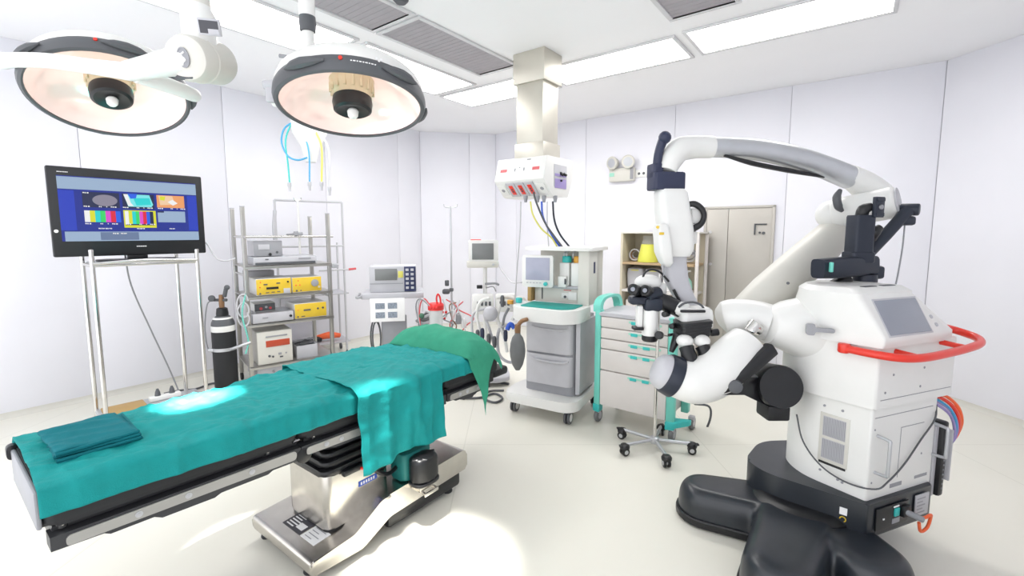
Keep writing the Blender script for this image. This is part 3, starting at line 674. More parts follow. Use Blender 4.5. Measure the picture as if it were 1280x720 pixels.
# screen on the slanted console face
nA, nB = V((0, -.035, 1.125)), V((0, .06, 1.30)); up_ = (nB - nA).normalized(); nr = V((0, -up_.z, up_.y))
SCR = SC @ Matrix(((1, 0, 0, 0), (0, up_.y, nr.y, nA.y), (0, up_.z, nr.z, nA.z), (0, 0, 0, 1)))     # x along, y up the face, z out
s_ = MB(SCR); s_.prism(round_poly([(.02, .008), (.325, .008), (.325, .175), (.02, .175)], .006, 3), -.004, .004, .0015); s_.build('touch_screen', m.screen, sm)
f_ = MB(SCR); f_.prism([(.012, .0), (.333, 0), (.333, .183), (.012, .183)], -.004, .0025, .001); f_.build('screen_frame', m.lgrey, sm)
bt = MB(SCR)
for (x, y) in ((.385, .035), (.375, .075)): bt.cyl((x, y, -.002), (x, y, .004), .010, 16, .002)
bt.build('console_buttons', m.lgrey, sm)
sl = L(); sl.prism(round_poly(rect(.05, .105, .145, .135), .012, 4), 1.33, 1.3375, .002); sl.prism(round_poly(rect(.19, .105, .285, .135), .012, 4), 1.33, 1.3375, .002); sl.build('top_slots', m.dgrey, sm)
# shoulder cone to the left
sp = [(at(958, 408, 2.36), .088), (at(962, 407, 2.36), .10), (at(978, 406, 2.36), .128), (at(1000, 409, 2.36), .160), (at(1025, 414, 2.36), .195), (at(1055, 420, 2.37), .215), (at(1090, 422, 2.4), .21)]
sh = MB(); ax = (sp[-1][0] - sp[0][0]).normalized(); B = basis(ax)
sh.loft([[c + (B.to_3x3() @ V((math.cos(t * PI / 16), math.sin(t * PI / 16), 0))) * r for t in range(32)] for c, r in sp]); sh.build('shoulder', m.white, sm, angle=50)
dc = MB(Matrix.Translation(at(1022, 412, 2.165)) @ basis((-.42, -.9, .08), (0, 0, 1))); dc.prism(round_poly([(-.045, -.03), (-.01, -.03), (-.01, -.012), (.07, -.012), (.07, .008), (-.01, .008), (-.01, .026), (-.045, .026)], .012, 4), -.03, .0015, .001); dc.build('grip_recess', m.grey, sm)
# red handle
hp = [(-.06, .11, 1.05), (-.045, -.01, 1.05), (.02, -.085, 1.045), (.12, -.115, 1.045), (.28, -.12, 1.05), (.45, -.12, 1.06), (.57, -.105, 1.068), (.63, -.07, 1.078), (.65, -.02, 1.088), (.64, .03, 1.1), (.60, .05, 1.11), (.52, .06, 1.115), (.40, .1, 1.12)]
rh = L(); rh.tube(hp, .0185, 16, 5); rh.cyl((-.06, .11, 1.028), (-.06, .11, 1.075), .026, 18, .009)
rh.cyl((.10, -.112, 1.046), (.10, -.01, 1.05), .013, 12); rh.cyl((.44, -.115, 1.06), (.44, -.01, 1.065), .013, 12)
rh.build('handle', m.red, sm, label='red wrap-around handle')
# hub, big slanted arm
hb = MB(); hb.tube([at(900, 398, 2.5), at(904, 397, 2.5), at(915, 396, 2.48), at(940, 398, 2.44), at(962, 404, 2.40)], [.04, .085, .098, .10, .10], 24, 4); hb.build('hub', m.white, sm, angle=60)
def arm_ring(c, ax, w, h, n=24, pw=2.6):
    Bq = basis(ax, (0, -1, 0)).to_3x3(); out = []
    for i in range(n):
        t = 2 * PI * i / n; cx, cy = math.cos(t), math.sin(t)
        out.append(c + Bq @ V((math.copysign(abs(cx) ** (2 / pw), cx) * w, math.copysign(abs(cy) ** (2 / pw), cy) * h, 0)))
    return out
A0, A1 = at(925, 402, 2.56), at(1070, 268, 2.78); ad = (A1 - A0).normalized()
da = MB(); da.loft([arm_ring(A0.lerp(A1, t), ad, w, h) for (t, w, h) in ((-.02, .07, .06), (.03, .105, .085), (.25, .118, .09), (.5, .112, .085), (.75, .10, .08), (.93, .085, .075), (1.0, .06, .06))])
da.build('lower_arm', m.offw, sm, angle=60)
MB().cyl(at(985, 354, 2.46), at(985, 354, 2.44), .008, 12).build('arm_screw', m.dgrey, sm)
# top joint
t0, t1 = at(1040, 268, 2.74), at(1122, 252, 2.52)
tj = MB(); tj.cyl(t0, t1, .088, 32, .02); tj.ball(t0, (.085, .085, .085), 20); tj.build('upper_joint', m.white, sm, angle=50)
e_ = (t1 - t0).normalized(); MB().cyl(t1 - e_ * .004, t1 + e_ * .008, .077, 32, .004).build('joint_cap', m.lgrey, sm)
cu = MB(); cu.tube([at(1060, 219, 2.68), at(1078, 230, 2.7), at(1096, 244, 2.68), at(1100, 255, 2.66)], [.062, .076, .082, .07], 20, 4); cu.build('arm_cuff', m.white, sm, angle=60)
cp = MB(); cp.tube([at(1050, 238, 2.62), at(1046, 247, 2.6), at(1048, 258, 2.6), at(1053, 264, 2.6)], [.012, .022, .022, .01], 10, 4); cp.build('joint_lever', m.dgrey, sm)
# curved silver arm
sa = MB(); sa.tube([at(885, 184, 2.58), at(915, 185, 2.59), at(950, 188, 2.6), at(990, 196, 2.62), at(1025, 207, 2.65), at(1062, 222, 2.69)], [.054, .055, .058, .062, .062, .066], 24, 6); sa.build('curved_arm', m.satin, sm, angle=60)
for (pxa, pxb) in ((878, 890),):
    MB().tube([at(pxa, 184, 2.575), at(pxb, 184, 2.58)], .058, 24).build('arm_ring', m.white, sm)
ce = MB(); ce.tube([at(888, 184, 2.58), at(868, 184, 2.57), at(850, 187, 2.55), at(840, 198, 2.54), at(834, 214, 2.53)], [.06, .062, .066, .064, .05], 20, 5); ce.build('arm_elbow', m.white, sm, angle=60)
cb = MB(); cb.tube([at(905, 194, 2.56), at(940, 204, 2.56), at(985, 213, 2.6), at(1030, 221, 2.64)], [.008, .014, .014, .008], 8, 5); cb.build('arm_cable', m.black, sm, label='black cable under the arm')
# navy joint with lever
nb = MB(frame(at(832, 223, 2.55).x, 2.56, 8, at(832, 223, 2.55).z)); nb.prism(round_poly([(-.088, -.065), (.092, -.065), (.092, .05), (-.088, .05)], .02, 4), -.065, .03, .01); nb.prism(round_poly([(-.088, -.05), (-.03, -.05), (-.03, .05), (-.088, .05)], .015, 4), .0, .075, .01); nb.build('navy_joint', m.navy, sm)
lv = MB(); lv.tube([at(821, 210, 2.53), at(823, 193, 2.52), at(828, 177, 2.51), at(832, 171, 2.5)], [.024, .024, .026, .03], 12, 4); lv.ball(at(831, 172, 2.5), .034, 14); lv.build('lever', m.navy, sm)
# vertical head
vh = MB(); 
def rb(px, py, Y, w, d): 
    c = at(px, py, Y); return [V((c.x + x, c.y + y, c.z)) for (x, y) in round_poly(rect(-w, -d, w, d), min(w, d) * .55, 5)]
vh.loft([rb(837, 237, 2.55, .070, .06), rb(838, 241, 2.55, .08, .07), rb(840, 262, 2.55, .085, .075), rb(843, 285, 2.55, .088, .08), rb(844, 300, 2.55, .088, .08), rb(845, 312, 2.55, .082, .075), rb(846, 320, 2.55, .06, .06)]); vh.build('vertical_head', m.white, sm, angle=50)
vl = MB(); vl.loft([rb(826, 280, 2.5, .02, .05), rb(826, 285, 2.5, .03, .06), rb(829, 315, 2.5, .036, .06), rb(832, 328, 2.5, .028, .05), rb(833, 333, 2.5, .012, .03)]); vl.build('head_cover', m.white, sm, angle=50)
MB().box(at(827, 292, 2.44), (.026, .004, .014), .002).cyl(at(822, 284, 2.46), at(822, 284, 2.44), .008, 12).build('head_marks', m.yellow, sm, label='small yellow mark')
lc = MB(); lc.loft([rb(842, 312, 2.56, .062, .055), rb(842, 330, 2.56, .062, .055), rb(845, 350, 2.56, .06, .055), rb(852, 366, 2.56, .055, .055), rb(860, 380, 2.56, .05, .05)]); lc.build('lower_head', m.lgrey, sm, angle=50)
MB().b2(0, .006, 0, .01, 0, .16, .002, M=Matrix.Translation(at(829, 345, 2.5))).build('head_strip', m.grey, sm)
MB().tube([at(842, 362, 2.5), at(846, 370, 2.5), at(850, 377, 2.5)], .008, 8).build('edge_strip', m.black, sm)
wb = MB(); wb.box(at(868, 270, 2.56), (.06, .07, .09), .012); wb.box(at(864, 297, 2.56), (.05, .06, .07), .01)
wb.build('side_block', m.white, sm)
bk = MB()
for py in (267, 273, 296, 301): bk.box(at(861, py, 2.52), (.022, .02, .012), .003)
bk.build('side_clips', m.black, sm)
ll = MB(); ll.tube([at(858, 256, 2.53), at(868, 255, 2.52), at(877, 261, 2.51), at(880, 270, 2.51), at(876, 280, 2.51), at(864, 287, 2.52)], [.014, .018, .016, .014, .016, .02], 12, 5); ll.build('loop_handle', m.black, sm)
# binocular optics
YB = 2.45
ec = MB()
for (px, py) in ((791, 361.5), (806, 363)):
    a = at(px, py, YB - .05); b = at(px + 9, py + 3, YB + .05); ec.lathe([(0, .004), (.014, .0), (.02, -.004), (.029, 0), (.031, .02), (.028, .05), (.03, .06), (.026, .12), (0, .12)], 20, Matrix.Translation(a) @ basis(b - a))
ec.build('eyepieces', m.black, sm)
eg = MB()
for (px, py) in ((791, 361.5), (806, 363)):
    a = at(px, py, YB - .052); b = at(px + 9, py + 3, YB + .05); eg.lathe([(0, 0), (.012, 0), (.012, .003), (0, .003)], 16, Matrix.Translation(a) @ basis(b - a))
eg.build('eye_lenses', m.screen, sm)
bh = MB(); bh.box(at(800, 375, YB + .03), (.12, .08, .045), .014); bh.box(at(815, 380, YB + .02), (.10, .09, .075), .02); bh.cyl(at(808, 370, YB), at(824, 366, YB + .04), .036, 18, .01); bh.build('binocular_body', m.slate, sm)
bc = MB(); bc.ball(at(810, 353, YB + .08), (.075, .06, .045), 18); bc.box(at(826, 362, YB + .1), (.06, .06, .08), .02); bc.build('binocular_cover', m.white, sm, angle=60)
MB().tube([at(803, 348, YB + .06), at(807, 340, YB + .05), at(816, 337, YB + .05), at(826, 341, YB + .06), at(836, 352, YB + .06)], .006, 8, 5).build('optic_cable', m.black, sm)
ba = MB(); ba.tube([at(820, 374, YB + .04), at(835, 380, YB + .03), at(852, 388, YB + .03), at(860, 393, YB + .05)], [.042, .046, .044, .036], 12, 4); ba.build('binocular_arm', m.black, sm)
kn = MB()
for (px, py, r) in ((832, 392, .016), (841, 407, .015), (838, 418, .008)): kn.cyl(at(px + 3, py, YB + .02), at(px - 2, py + 1, YB - .03), r, 16, .004)
kn.build('focus_knobs', m.black, sm)
wc = MB(); wc.lathe([(0, .0), (.04, 0), (.043, .01), (.043, .135), (.038, .15), (0, .15)], 28, Matrix.Translation(at(812, 419, YB + .02))); wc.build('objective_tube', m.white, sm)
wr_ = MB(); wr_.lathe([(0, 0), (.038, 0), (.043, .008), (.043, .03), (.038, .036), (0, .036)], 28, Matrix.Translation(at(812, 426, YB + .02)))
wr_.cyl(at(825, 419, YB - .02), at(823, 419, YB - .06), .022, 16, .005); wr_.build('objective_ring', m.black, sm)
wp = MB(); wp.box(at(799, 395, YB + .02), (.03, .05, .12), .008); wp.build('side_plate', m.white, sm)
MB().box(at(797, 410, YB + .01), (.055, .055, .018), .005).build('plate_foot', m.black, sm)
# camera module with bellows
YC = 2.42
cm = MB(); c_ = at(867, 393, YC + .05); cm.loft([[V((c_.x + x * s_x, c_.y + y, c_.z + z)) for (x, y) in round_poly(rect(-.085, -.075, .085, .075), .03, 4)] for (z, s_x) in ((-.06, 1.0), (.0, 1.0), (.03, .93), (.045, .75))]); cm.ball(at(852, 386, YC + .04), (.05, .05, .04), 14)
cm.build('camera_module', m.white, sm, angle=50)
MB().tube([at(848, 384, YC), at(856, 379, YC - .01), at(868, 378, YC - .02), at(878, 383, YC - .01), at(881, 394, YC)], .006, 8, 5).build('module_cable', m.dgrey, sm)
MB().box(at(866, 389, YC - .03), (.13, .02, .014), .004).build('module_band', m.black, sm)
bz = MB()
for i in range(5):
    c_ = at(866 - i * .5, 402 + i * 3.7, YC); ww = .082 - .002 * i
    bz.prism(round_poly(rect(-ww, -.075, ww, .085), .02, 3), -.009, .009, .004, M=Matrix.Translation(c_) @ Matrix.Rotation(math.radians(-7), 4, 'Y'))
bz.prism(round_poly(rect(-.065, -.06, .065, .06), .02, 3), -.04, .04, M=Matrix.Translation(at(866, 411, YC)) @ Matrix.Rotation(math.radians(-7), 4, 'Y'))
bz.cyl(at(888, 416, YC), at(898, 415, YC), .02, 14, .005); bz.tube([at(848, 420, YC), at(843, 430, YC - .01), at(839, 440, YC - .02)], [.03, .02, .012], 10)
bz.build('module_bellows', m.black, sm)
wq = MB()
for px in (856, 877): wq.ball(at(px, 426, YC - .07), (.043, .045, .034), 16)
wq.build('lens_mounts', m.white, sm)
for (px, py, ex_) in ((858, 434, 4), (878, 433, 6)):
    a, b = at(px, py, YC - .08), at(px + ex_, py + 14, YC - .11); MB().lathe([(0, 0), (.038, 0), (.036, .02), (.04, .05), (.034, .085), (.026, .088), (.0, .08)], 20, Matrix.Translation(a) @ basis(b - a)).build('lens_tube', m.black, sm)
MB().tube([at(890, 448, YC - .06), at(903, 465, YC - .1), at(912, 478, YC - .12)], .004, 6).build('thin_cord', m.grey, sm)
# counterweight tube with dark ring
YT = 2.3
el = MB(); el.tube([at(838, 468, YT), at(852, 474, YT - .01), at(868, 477, YT - .02), at(886, 472, YT - .02), at(903, 460, YT - .01), at(923, 441, YT + .02), at(935, 429, YT + .04)], [.096, .104, .112, .117, .118, .112, .102], 32, 6); el.build('balance_arm', m.white, sm, angle=60)
ca, cbv = at(826, 463, YT + .005), at(841, 470, YT); ux = (cbv - ca).normalized()
MB().lathe([(0, -.035), (.06, -.033), (.082, -.018), (.093, .01), (.096, .05), (0, .05)], 36, Matrix.Translation(ca) @ basis(ux)).build('arm_end_cap', m.lgrey, sm, angle=50)
MB().lathe([(.08, .022), (.099, .022), (.104, .03), (.110, .082), (.105, .088), (.08, .088)], 36, Matrix.Translation(ca) @ basis(ux)).build('arm_ring', m.slate, sm)
MB().tube([at(938, 414, YT + .0), at(941, 408, YT + .0), at(948, 412, YT + .02)], [.03, .036, .03], 14).build('chrome_pivot', m.chrome, sm)
# black counterweight disc with its strut
wd0, wd1 = at(955, 478, 2.42), at(977, 484, 2.22); wu = (wd1 - wd0).normalized()
cw = MB(); cw.lathe([(0, 0), (.10, 0), (.108, .01), (.108, .16), (.103, .172), (0, .172)], 44, Matrix.Translation(wd1 - wu * .172) @ basis(wu)); cw.box(at(966, 512, 2.29), (.115, .12, .08), .012, M=Matrix()); cw.build('counterweight', m.black, sm)
ss = MB(); ss.loft([arm_ring(at(px, py, Y), at(968, 436, 2.3) - at(905, 490, 2.2), w, h, 12, 4) for (px, py, Y, w, h) in ((964, 436, 2.24, .034, .03), (950, 448, 2.22, .034, .03), (925, 470, 2.2, .03, .03), (908, 485, 2.19, .02, .02), (899, 492, 2.19, .006, .01))])
ss.build('strut', m.black, sm)
sx = MB(); vs_ = [at(900, 492, 2.2), at(925, 470, 2.22), at(952, 470, 2.3), at(955, 505, 2.3), at(928, 492, 2.22)]
sx.loft([[p + V((0, o_, 0)) for p in vs_] for o_ in (-.02, .05)]); sx.build('strut_web', m.black, sm)
pv0 = at(920, 483, 2.17); MB().cyl(pv0 + V((.01, .05, 0)), pv0 + V((-.008, -.015, 0)), .033, 24, .005).build('pivot_cap', m.dgrey, sm)
# dark monitor bracket on top of the console
YM = 2.42
pt_ = MB(); bo = at(1075, 300, YM); pt_.prism(round_poly(rect(-.05, -.045, .05, .045), .015, 4), at(0, 326, YM).z, at(0, 269, YM).z, .008, M=Matrix.Translation((at(1074, 300, YM).x, YM, 0))); pt_.prism(round_poly(rect(-.06, -.05, .06, .05), .02, 4), at(0, 328, YM).z, at(0, 315, YM).z, .006, M=Matrix.Translation((at(1074, 300, YM).x, YM, 0)))
pt_.build('bracket_post', m.slate, sm)
hz = MB(); hq = [at(1022, 336, 2.34), at(1040, 335, 2.36), at(1065, 333, 2.40), at(1090, 331, 2.44)]
hz.loft([arm_ring(p_, hq[-1] - hq[0], w, h, 16, 4) for p_, w, h in zip(hq, (.05, .054, .054, .05), (.040, .044, .044, .04))]); hz.box(at(1085, 340, YM + .03), (.12, .09, .07), .015); hz.build('bracket_arm', m.slate, sm)
MB().box(at(1039, 334, 2.295), (.014, .02, .05), .004).build('level_mark', m.mint, sm, label='mint green mark')
MB().cyl(V((at(1085, 350, YM).x, YM + .02, 1.30)), V((at(1085, 345, YM).x, YM + .02, at(0, 343, YM).z)), .055, 24, .005).build('bracket_foot', m.slate, sm)
MB().tube([at(1040, 358, YM), at(1060, 347, YM)], .03, 10).build('bracket_brace', m.black, sm)
sr = MB(); sr.tube([at(1084, 318, 2.46), at(1106, 295, 2.46), at(1135, 263, 2.46)], .03, 14); sr.cyl(at(1125, 262, 2.5), at(1150, 262, 2.44), .032, 16, .008); sr.cyl(at(1082, 318, 2.40), at(1082, 318, 2.52), .03, 14, .005); sr.box(at(1131, 276, 2.46), (.09, .05, .05), .014)
sr.build('gas_strut', m.slate, sm)
kb_ = MB(); kb_.tube([at(1076, 272, 2.42), at(1080, 262, 2.41), at(1090, 258, 2.4)], [.028, .03, .02], 12, 3); kb_.build('tilt_joint', m.black, sm)
pl_ = MB(frame(at(1098, 259, 2.38).x, 2.38, 15, at(1098, 259, 2.38).z)); pl_.box((0, 0, 0), (.06, .02, .105), .003); pl_.mi = 1; pl_.cyl((0, -.01, .0), (0, -.02, 0), .012, 16, .002); pl_.mi = 0; pl_.b2(-.026, .026, -.014, -.01, -.046, -.03); pl_.b2(-.026, .026, -.014, -.01, .03, .046); pl_.build('mount_plate', [m.slate, m.grey], sm)
MB().tube([at(1090, 300, 2.42), at(1094, 290, 2.40), at(1100, 284, 2.4)], [.018, .026, .018], 10, 3).build('clamp_lever', m.black, sm)
MB().tube([at(1131, 280, 2.47), at(1128, 310, 2.47), at(1122, 345, 2.47), at(1118, 362, 2.42)], .004, 6, 4).build('bracket_cord', m.grey, sm)
# ------------------------------------------------------------------ television and its stand
TV = frame(-3.035, 3.70, 48.8)
tv = thing('television', 'black flat television showing a blue menu of small pictures, on a steel stand', 'television', TV @ Matrix.Translation((0, 0, 1.37)))
tw, tz0, tz1 = .955, 1.41, 2.07
b = MB(TV); b.prism(round_poly(rect(-tw / 2, tz0, tw / 2, tz1), .012, 3), -.03, .03, .008, M=XZ); b.prism(round_poly(rect(-.36, 1.46, .36, 2.0), .03, 3), .03, .075, .015, M=XZ); b.build('cabinet', m.black, tv)
sx0, sx1, sz0, sz1 = -.425, .43, 1.525, 2.005
def scr(col, es=.6, name='c'):
    return mat('screen_' + name, [c * .12 for c in [int(col[i:i + 2], 16) / 255 for i in (0, 2, 4)]], .25, var=0.02, emit=col, es=es)
SM = [scr('1d2f93', name='blue'), scr('9db4cf', name='pale'), scr('232a4f', name='dark'), scr('f4f4f4', name='white'), scr('dfe02f', name='yellow'), scr('25d6d6', name='cyan'), scr('36d86c', name='green'), scr('e04fd0', name='magenta'), scr('e02440', name='red'), scr('2a62e8', name='azure'), scr('8d8898', name='mauve'), scr('f2a468', name='peach'), scr('6b7ea0', name='slate'), scr('2740c0', name='royal'), scr('7fe9ee', name='aqua'), scr('f6cfa8', name='cream')]
s = MB(TV); y0 = -.0302
def pane(x0, z0, x1, z1, mi, lift=.0006): s.mi = mi; s.b2(sx0 + (sx1 - sx0) * x0, sx0 + (sx1 - sx0) * x1, y0 - lift, y0 + .002, sz0 + (sz1 - sz0) * z0, sz0 + (sz1 - sz0) * z1)
pane(0, 0, 1, 1, 0, .0004)
pane(0, .80, 1, .985, 1, .0008); pane(0.02, .0, 1, .15, 1, .0008); pane(.25, .015, .52, .14, 12, .0012)
pane(.0, .17, .10, .78, 13, .0008); pane(.92, .17, 1, .78, 13, .0008); pane(.12, .18, .9, .78, 0, .0008)
def bars(x0, z0, x1, z1, seq):
    w = (x1 - x0) / len(seq)
    for i, c in enumerate(seq): pane(x0 + i * w, z0, x0 + (i + 1) * w, z1, c, .0014)
pane(.15, .53, .40, .77, 2, .001); 
s.mi = 10; s.prism([(sx0 + (sx1 - sx0) * (.30 + .085 * math.cos(a * PI / 12)), sz0 + (sz1 - sz0) * (.645 + .09 * math.sin(a * PI / 12))) for a in range(24)], y0 - .0016, y0, M=XZ)
pane(.42, .53, .655, .77, 2, .001); 
def poly(pts, mi, lift=.0016): s.mi = mi; s.prism([(sx0 + (sx1 - sx0) * x, sz0 + (sz1 - sz0) * z) for x, z in pts], y0 - lift, y0, M=XZ)
poly([(.43, .76), (.62, .76), (.645, .60), (.63, .56), (.46, .56)], 14); poly([(.50, .70), (.62, .71), (.63, .60), (.52, .58)], 5, .002); poly([(.46, .77), (.53, .77), (.52, .70), (.48, .69)], 9, .0022); poly([(.43, .76), (.46, .76), (.48, .62), (.50, .57), (.46, .57)], 3, .0024)
pane(.675, .56, .895, .77, 11, .0014); poly([(.69, .76), (.80, .76), (.82, .62), (.70, .6)], 15, .0018); poly([(.70, .75), (.745, .75), (.735, .68), (.70, .69)], 4, .002); poly([(.76, .66), (.80, .70), (.84, .64), (.80, .60)], 3, .002)
bars(.155, .30, .40, .48, [3, 4, 5, 6, 7, 8, 9]); pane(.42, .215, .66, .50, 4, .0012); bars(.43, .275, .64, .485, [3, 4, 5, 6, 7, 8, 9, 2]); pane(.43, .255, .645, .275, 2, .0016)
pane(.675, .31, .895, .50, 1, .0014); pane(.675, .475, .725, .50, 2, .0018)
def dashes(x, z, n, w=.012, g=.005, h=.018, mi=3):
    for i in range(n): pane(x + i * (w + g), z + (.003 if i % 3 == 0 else 0), x + i * (w + g) + w * (.7 if i % 2 else 1), z + h, mi, .0026)
for (x, z) in ((.155, .535), (.42, .535), (.68, .535), (.155, .265), (.43, .262)):
    dashes(x, z, 3, .011, .003); dashes(x + .10, z, 2, .008, .004); dashes(x + .15, z, 1, .006); dashes(x + .18, z, 3, .011, .003)
dashes(.155, .745, 3, .011, .003); dashes(.24, .19, 8, .009, .003); dashes(.51, .19, 5, .009, .003); dashes(.76, .19, 4, .009, .003); dashes(.335, .11, 3, .011, .003); dashes(.39, .11, 4, .009, .003)
s.build('screen', SM, tv)
dl = MB(TV); 
for i in range(8): dl.b2(.0 + i * .008, .006 + i * .008, -.0312, -.029, 1.476, 1.484)
for i in range(10): dl.b2(-.42 + i * .006, -.4155 + i * .006, -.0312, -.029, 2.028, 2.033)
dl.mi = 0; dl.cyl((-.452, -.028, 1.60), (-.452, -.0325, 1.60), .012, 16)
dl.build('bezel_marks', m.paper, tv)
f = MB(TV); f.b2(-.06, .07, -.02, .03, 1.375, 1.42, .01); f.prism(round_poly(rect(-.25, -.13, .25, .11), .1, 6), 1.368, 1.382, .004); f.build('pedestal', m.black, tv)
ts = thing('television_stand', 'tall stand of chrome tubes carrying the television', 'stand', TV @ Matrix.Translation((0, 0, 0)))
legs = [(-.293, -.196, 1.455), (.363, -.196, 1.44), (-.311, .15, 1.43), (.296, .15, 1.43)]
for (x, y, z) in legs:
    g = MB(TV); g.tube([(x, y, .10), (x, y, z)], .0155, 14); g.lathe([(.0165, 0), (.0165, .012), (.012, .016), (0, .016)], 14, Matrix.Translation((x, y, z - .004))); g.build('leg', m.chrome, ts)
    w = MB(TV); w.cyl((x - .012, y, .035), (x + .012, y, .035), .035, 20, .005); w.cyl((x, y, .05), (x, y, .10), .011, 10); w.build('castor', m.black, ts)
sh_ = MB(TV); sh_.prism(round_poly(rect(-.29, -.195, .355, .15), .02, 3), 1.35, 1.3675, .003); sh_.build('top_shelf', m.satin, ts)
rl = MB(TV)
for (a, c) in ((0, 1), (2, 3), (0, 2), (1, 3)):
    rl.tube([(legs[a][0], legs[a][1], 1.345), (legs[c][0], legs[c][1], 1.345)], .011, 10)
rl.tube([(-.29, -.20, 1.36), (.0, -.225, 1.375), (.36, -.20, 1.36)], .013, 10, 5)
rl.build('rails', m.chrome, ts)
tr_ = MB(TV); tr_.prism(round_poly(rect(-.32, -.2, .37, .16), .01, 2), .14, .165, .004); tr_.build('bottom_shelf', m.satin, ts)
mb_ = MB(TV); mb_.prism(round_poly(rect(-.29, -.16, -.02, .12), .01, 2), .166, .18, .003); tag(mb_.build('tray_board', m.wood), 'brown board lying on the bottom shelf of the television stand', 'board')
adp = thing('power_strip', 'white power strip with dark plugs on the television stand bottom shelf', 'power strip', TV @ Matrix.Translation((.11, .05, .166)))
MB(TV).box((.12, .04, .186), (.22, .06, .04), .008).build('housing', m.white, adp)
for x in (.07, .17): MB(TV).lathe([(0, 0), (.022, 0), (.018, .03), (.008, .06), (0, .06)], 14, Matrix.Translation(TV.inverted() @ (TV @ V((x, .04, .206))))).build('plug', m.dgrey, adp)
# wall wiring
def cord(name, pts, r, mt, lab, cat='cable', k=6):
    return tag(MB().tube(pts, r, 8, k).build(name, mt), lab, cat)
cord('hanging_cable', [TV @ V((-.06, .10, 1.45)), TV @ V((-.02, .2, 1.15)), TV @ V((.10, .3, .75)), TV @ V((.22, .33, .35)), TV @ V((.3, .3, .02))], .006, m.gcable, 'grey cord hanging from behind the television to the floor')
cord('signal_cable', [TV @ V((.42, .05, 1.52)), TV @ V((.50, .05, 1.50)), TV @ V((.56, .0, 1.36)), TV @ V((.64, .0, 1.33)), TV @ V((.72, .02, 1.35))], .006, m.cable, 'white cable running from the television towards the equipment rack')

# ------------------------------------------------------------------ equipment rack
RK = frame(-2.57, 4.4, 40)
RW, RD = .79, .55
rk = thing('equipment_rack', 'steel equipment rack with open shelves of yellow fronted devices', 'rack', RK)
for (x, y, z1) in ((0, 0, 1.83), (RW, 0, 1.78), (0, RD, 1.83), (RW - .02, RD, 1.76)):
    p = MB(RK); p.b2(x - .019, x + .019, y - .019, y + .019, .08, z1, .006); p.build('post', m.rackst, rk)
    w = MB(RK); w.cyl((x - .014, y, .04), (x + .014, y, .04), .04, 20, .006); w.cyl((x, y, .05), (x, y, .09), .012, 10); w.build('castor', m.black, rk)
    c_ = MB(RK); c_.b2(x - .021, x + .021, y - .021, y + .021, z1, z1 + .012, .005); c_.build('post_cap', m.lgrey, rk)
SZ = [1.262, .965, .69, .265]
for z in SZ:
    s = MB(RK); s.prism(round_poly(rect(-.02, -.03, RW + .02, RD + .02), .01, 2), z - .012, z, .003); s.b2(-.02, RW + .02, -.03, -.018, z - .03, z, .003); s.build('shelf', m.rackst, rk)
t = MB(RK); 
for (a, c) in (((-.02, 0, 1.545), (RW + .05, 0, 1.545)), ((0, RD, 1.545), (RW, RD, 1.545)), ((0, -.02, 1.545), (0, RD, 1.545)), ((RW, 0, 1.545), (RW, RD, 1.545)), ((0, 0, 1.17), (0, RD, 1.17)), ((RW, 0, .9), (RW, RD, .9))):
    t.tube([a, c], .012, 10)
t.build('rails', m.chrome, rk)
hd_ = MB(RK); hd_.tube([(RW + .02, -.01, 1.24), (RW + .08, -.03, 1.24), (RW + .10, .0, 1.24)], .012, 8, 3); hd_.box((RW + .05, -.02, 1.23), (.06, .04, .05), .008); hd_.build('clamp', m.satin, rk)
def device(name, lab, cat, x0, x1, y0, y1, z0, h, body, front, extras, group=None, bev=.006):
    o = thing(name, lab, cat, RK @ Matrix.Translation(((x0 + x1) / 2, (y0 + y1) / 2, z0)), group)
    MB(RK).b2(x0, x1, y0, y1, z0 + .001, z0 + h, bev).build('case', body, o)
    if front is not None: MB(RK).b2(x0 + .002, x1 - .002, y0 - .006, y0 + .002, z0 + .008, z0 + h - .004, .003).build('front_panel', front, o)
    for (nm, kind, fx, fz, w, hh, mt_) in extras:
        q = MB(RK); X, Z = x0 + (x1 - x0) * fx, z0 + h * fz
        if kind == 'b': q.box((X, y0 - .007, Z), (w, .008, hh), .0015)
        else: q.cyl((X, y0 - .002, Z), (X, y0 - .002 - hh, Z), w, 18, min(w, hh) * .25)
        q.build(nm, mt_, o)
    return o
Y0 = .0
device('light_source', 'small grey box on top of the silver recorder, upper shelf of the rack', 'medical device', .08, .34, .02, .3, 1.352, .155, m.lgrey, m.grey, [('knob', 'c', .55, .12, .014, .02, m.black), ('socket', 'c', .8, .25, .012, .01, m.dgrey), ('display', 'b', .35, .6, .1, .05, m.lgrey)])
device('video_recorder', 'wide silver recorder with a dark front edge, upper shelf of the rack', 'medical device', .07, .66, .0, .4, 1.263, .085, m.satin, m.lgrey, [('front_strip', 'b', .5, .22, .56, .022, m.dgrey), ('display', 'b', .8, .7, .12, .016, m.grey), ('button', 'b', .2, .7, .03, .01, m.dgrey)])
device('pump_controller', 'yellow fronted unit with slots, left on the third shelf from the top', 'medical device', .08, .40, -.005, .33, .966, .165, m.white, m.yellow, [('slot', 'b', .26, .66, .035, .012, m.dgrey), ('slot', 'b', .62, .7, .035, .012, m.dgrey), ('display', 'b', .45, .42, .11, .022, m.black), ('knob', 'c', .9, .75, .009, .014, m.black), ('button', 'c', .12, .8, .006, .006, m.red), ('button', 'c', .1, .5, .006, .006, m.red), ('socket', 'c', .1, .12, .009, .006, m.dgrey), ('key', 'b', .3, .16, .03, .008, m.dgrey), ('key', 'b', .46, .17, .03, .008, m.dgrey), ('key', 'b', .62, .18, .03, .008, m.dgrey), ('key', 'b', .86, .2, .06, .05, m.lgrey)])
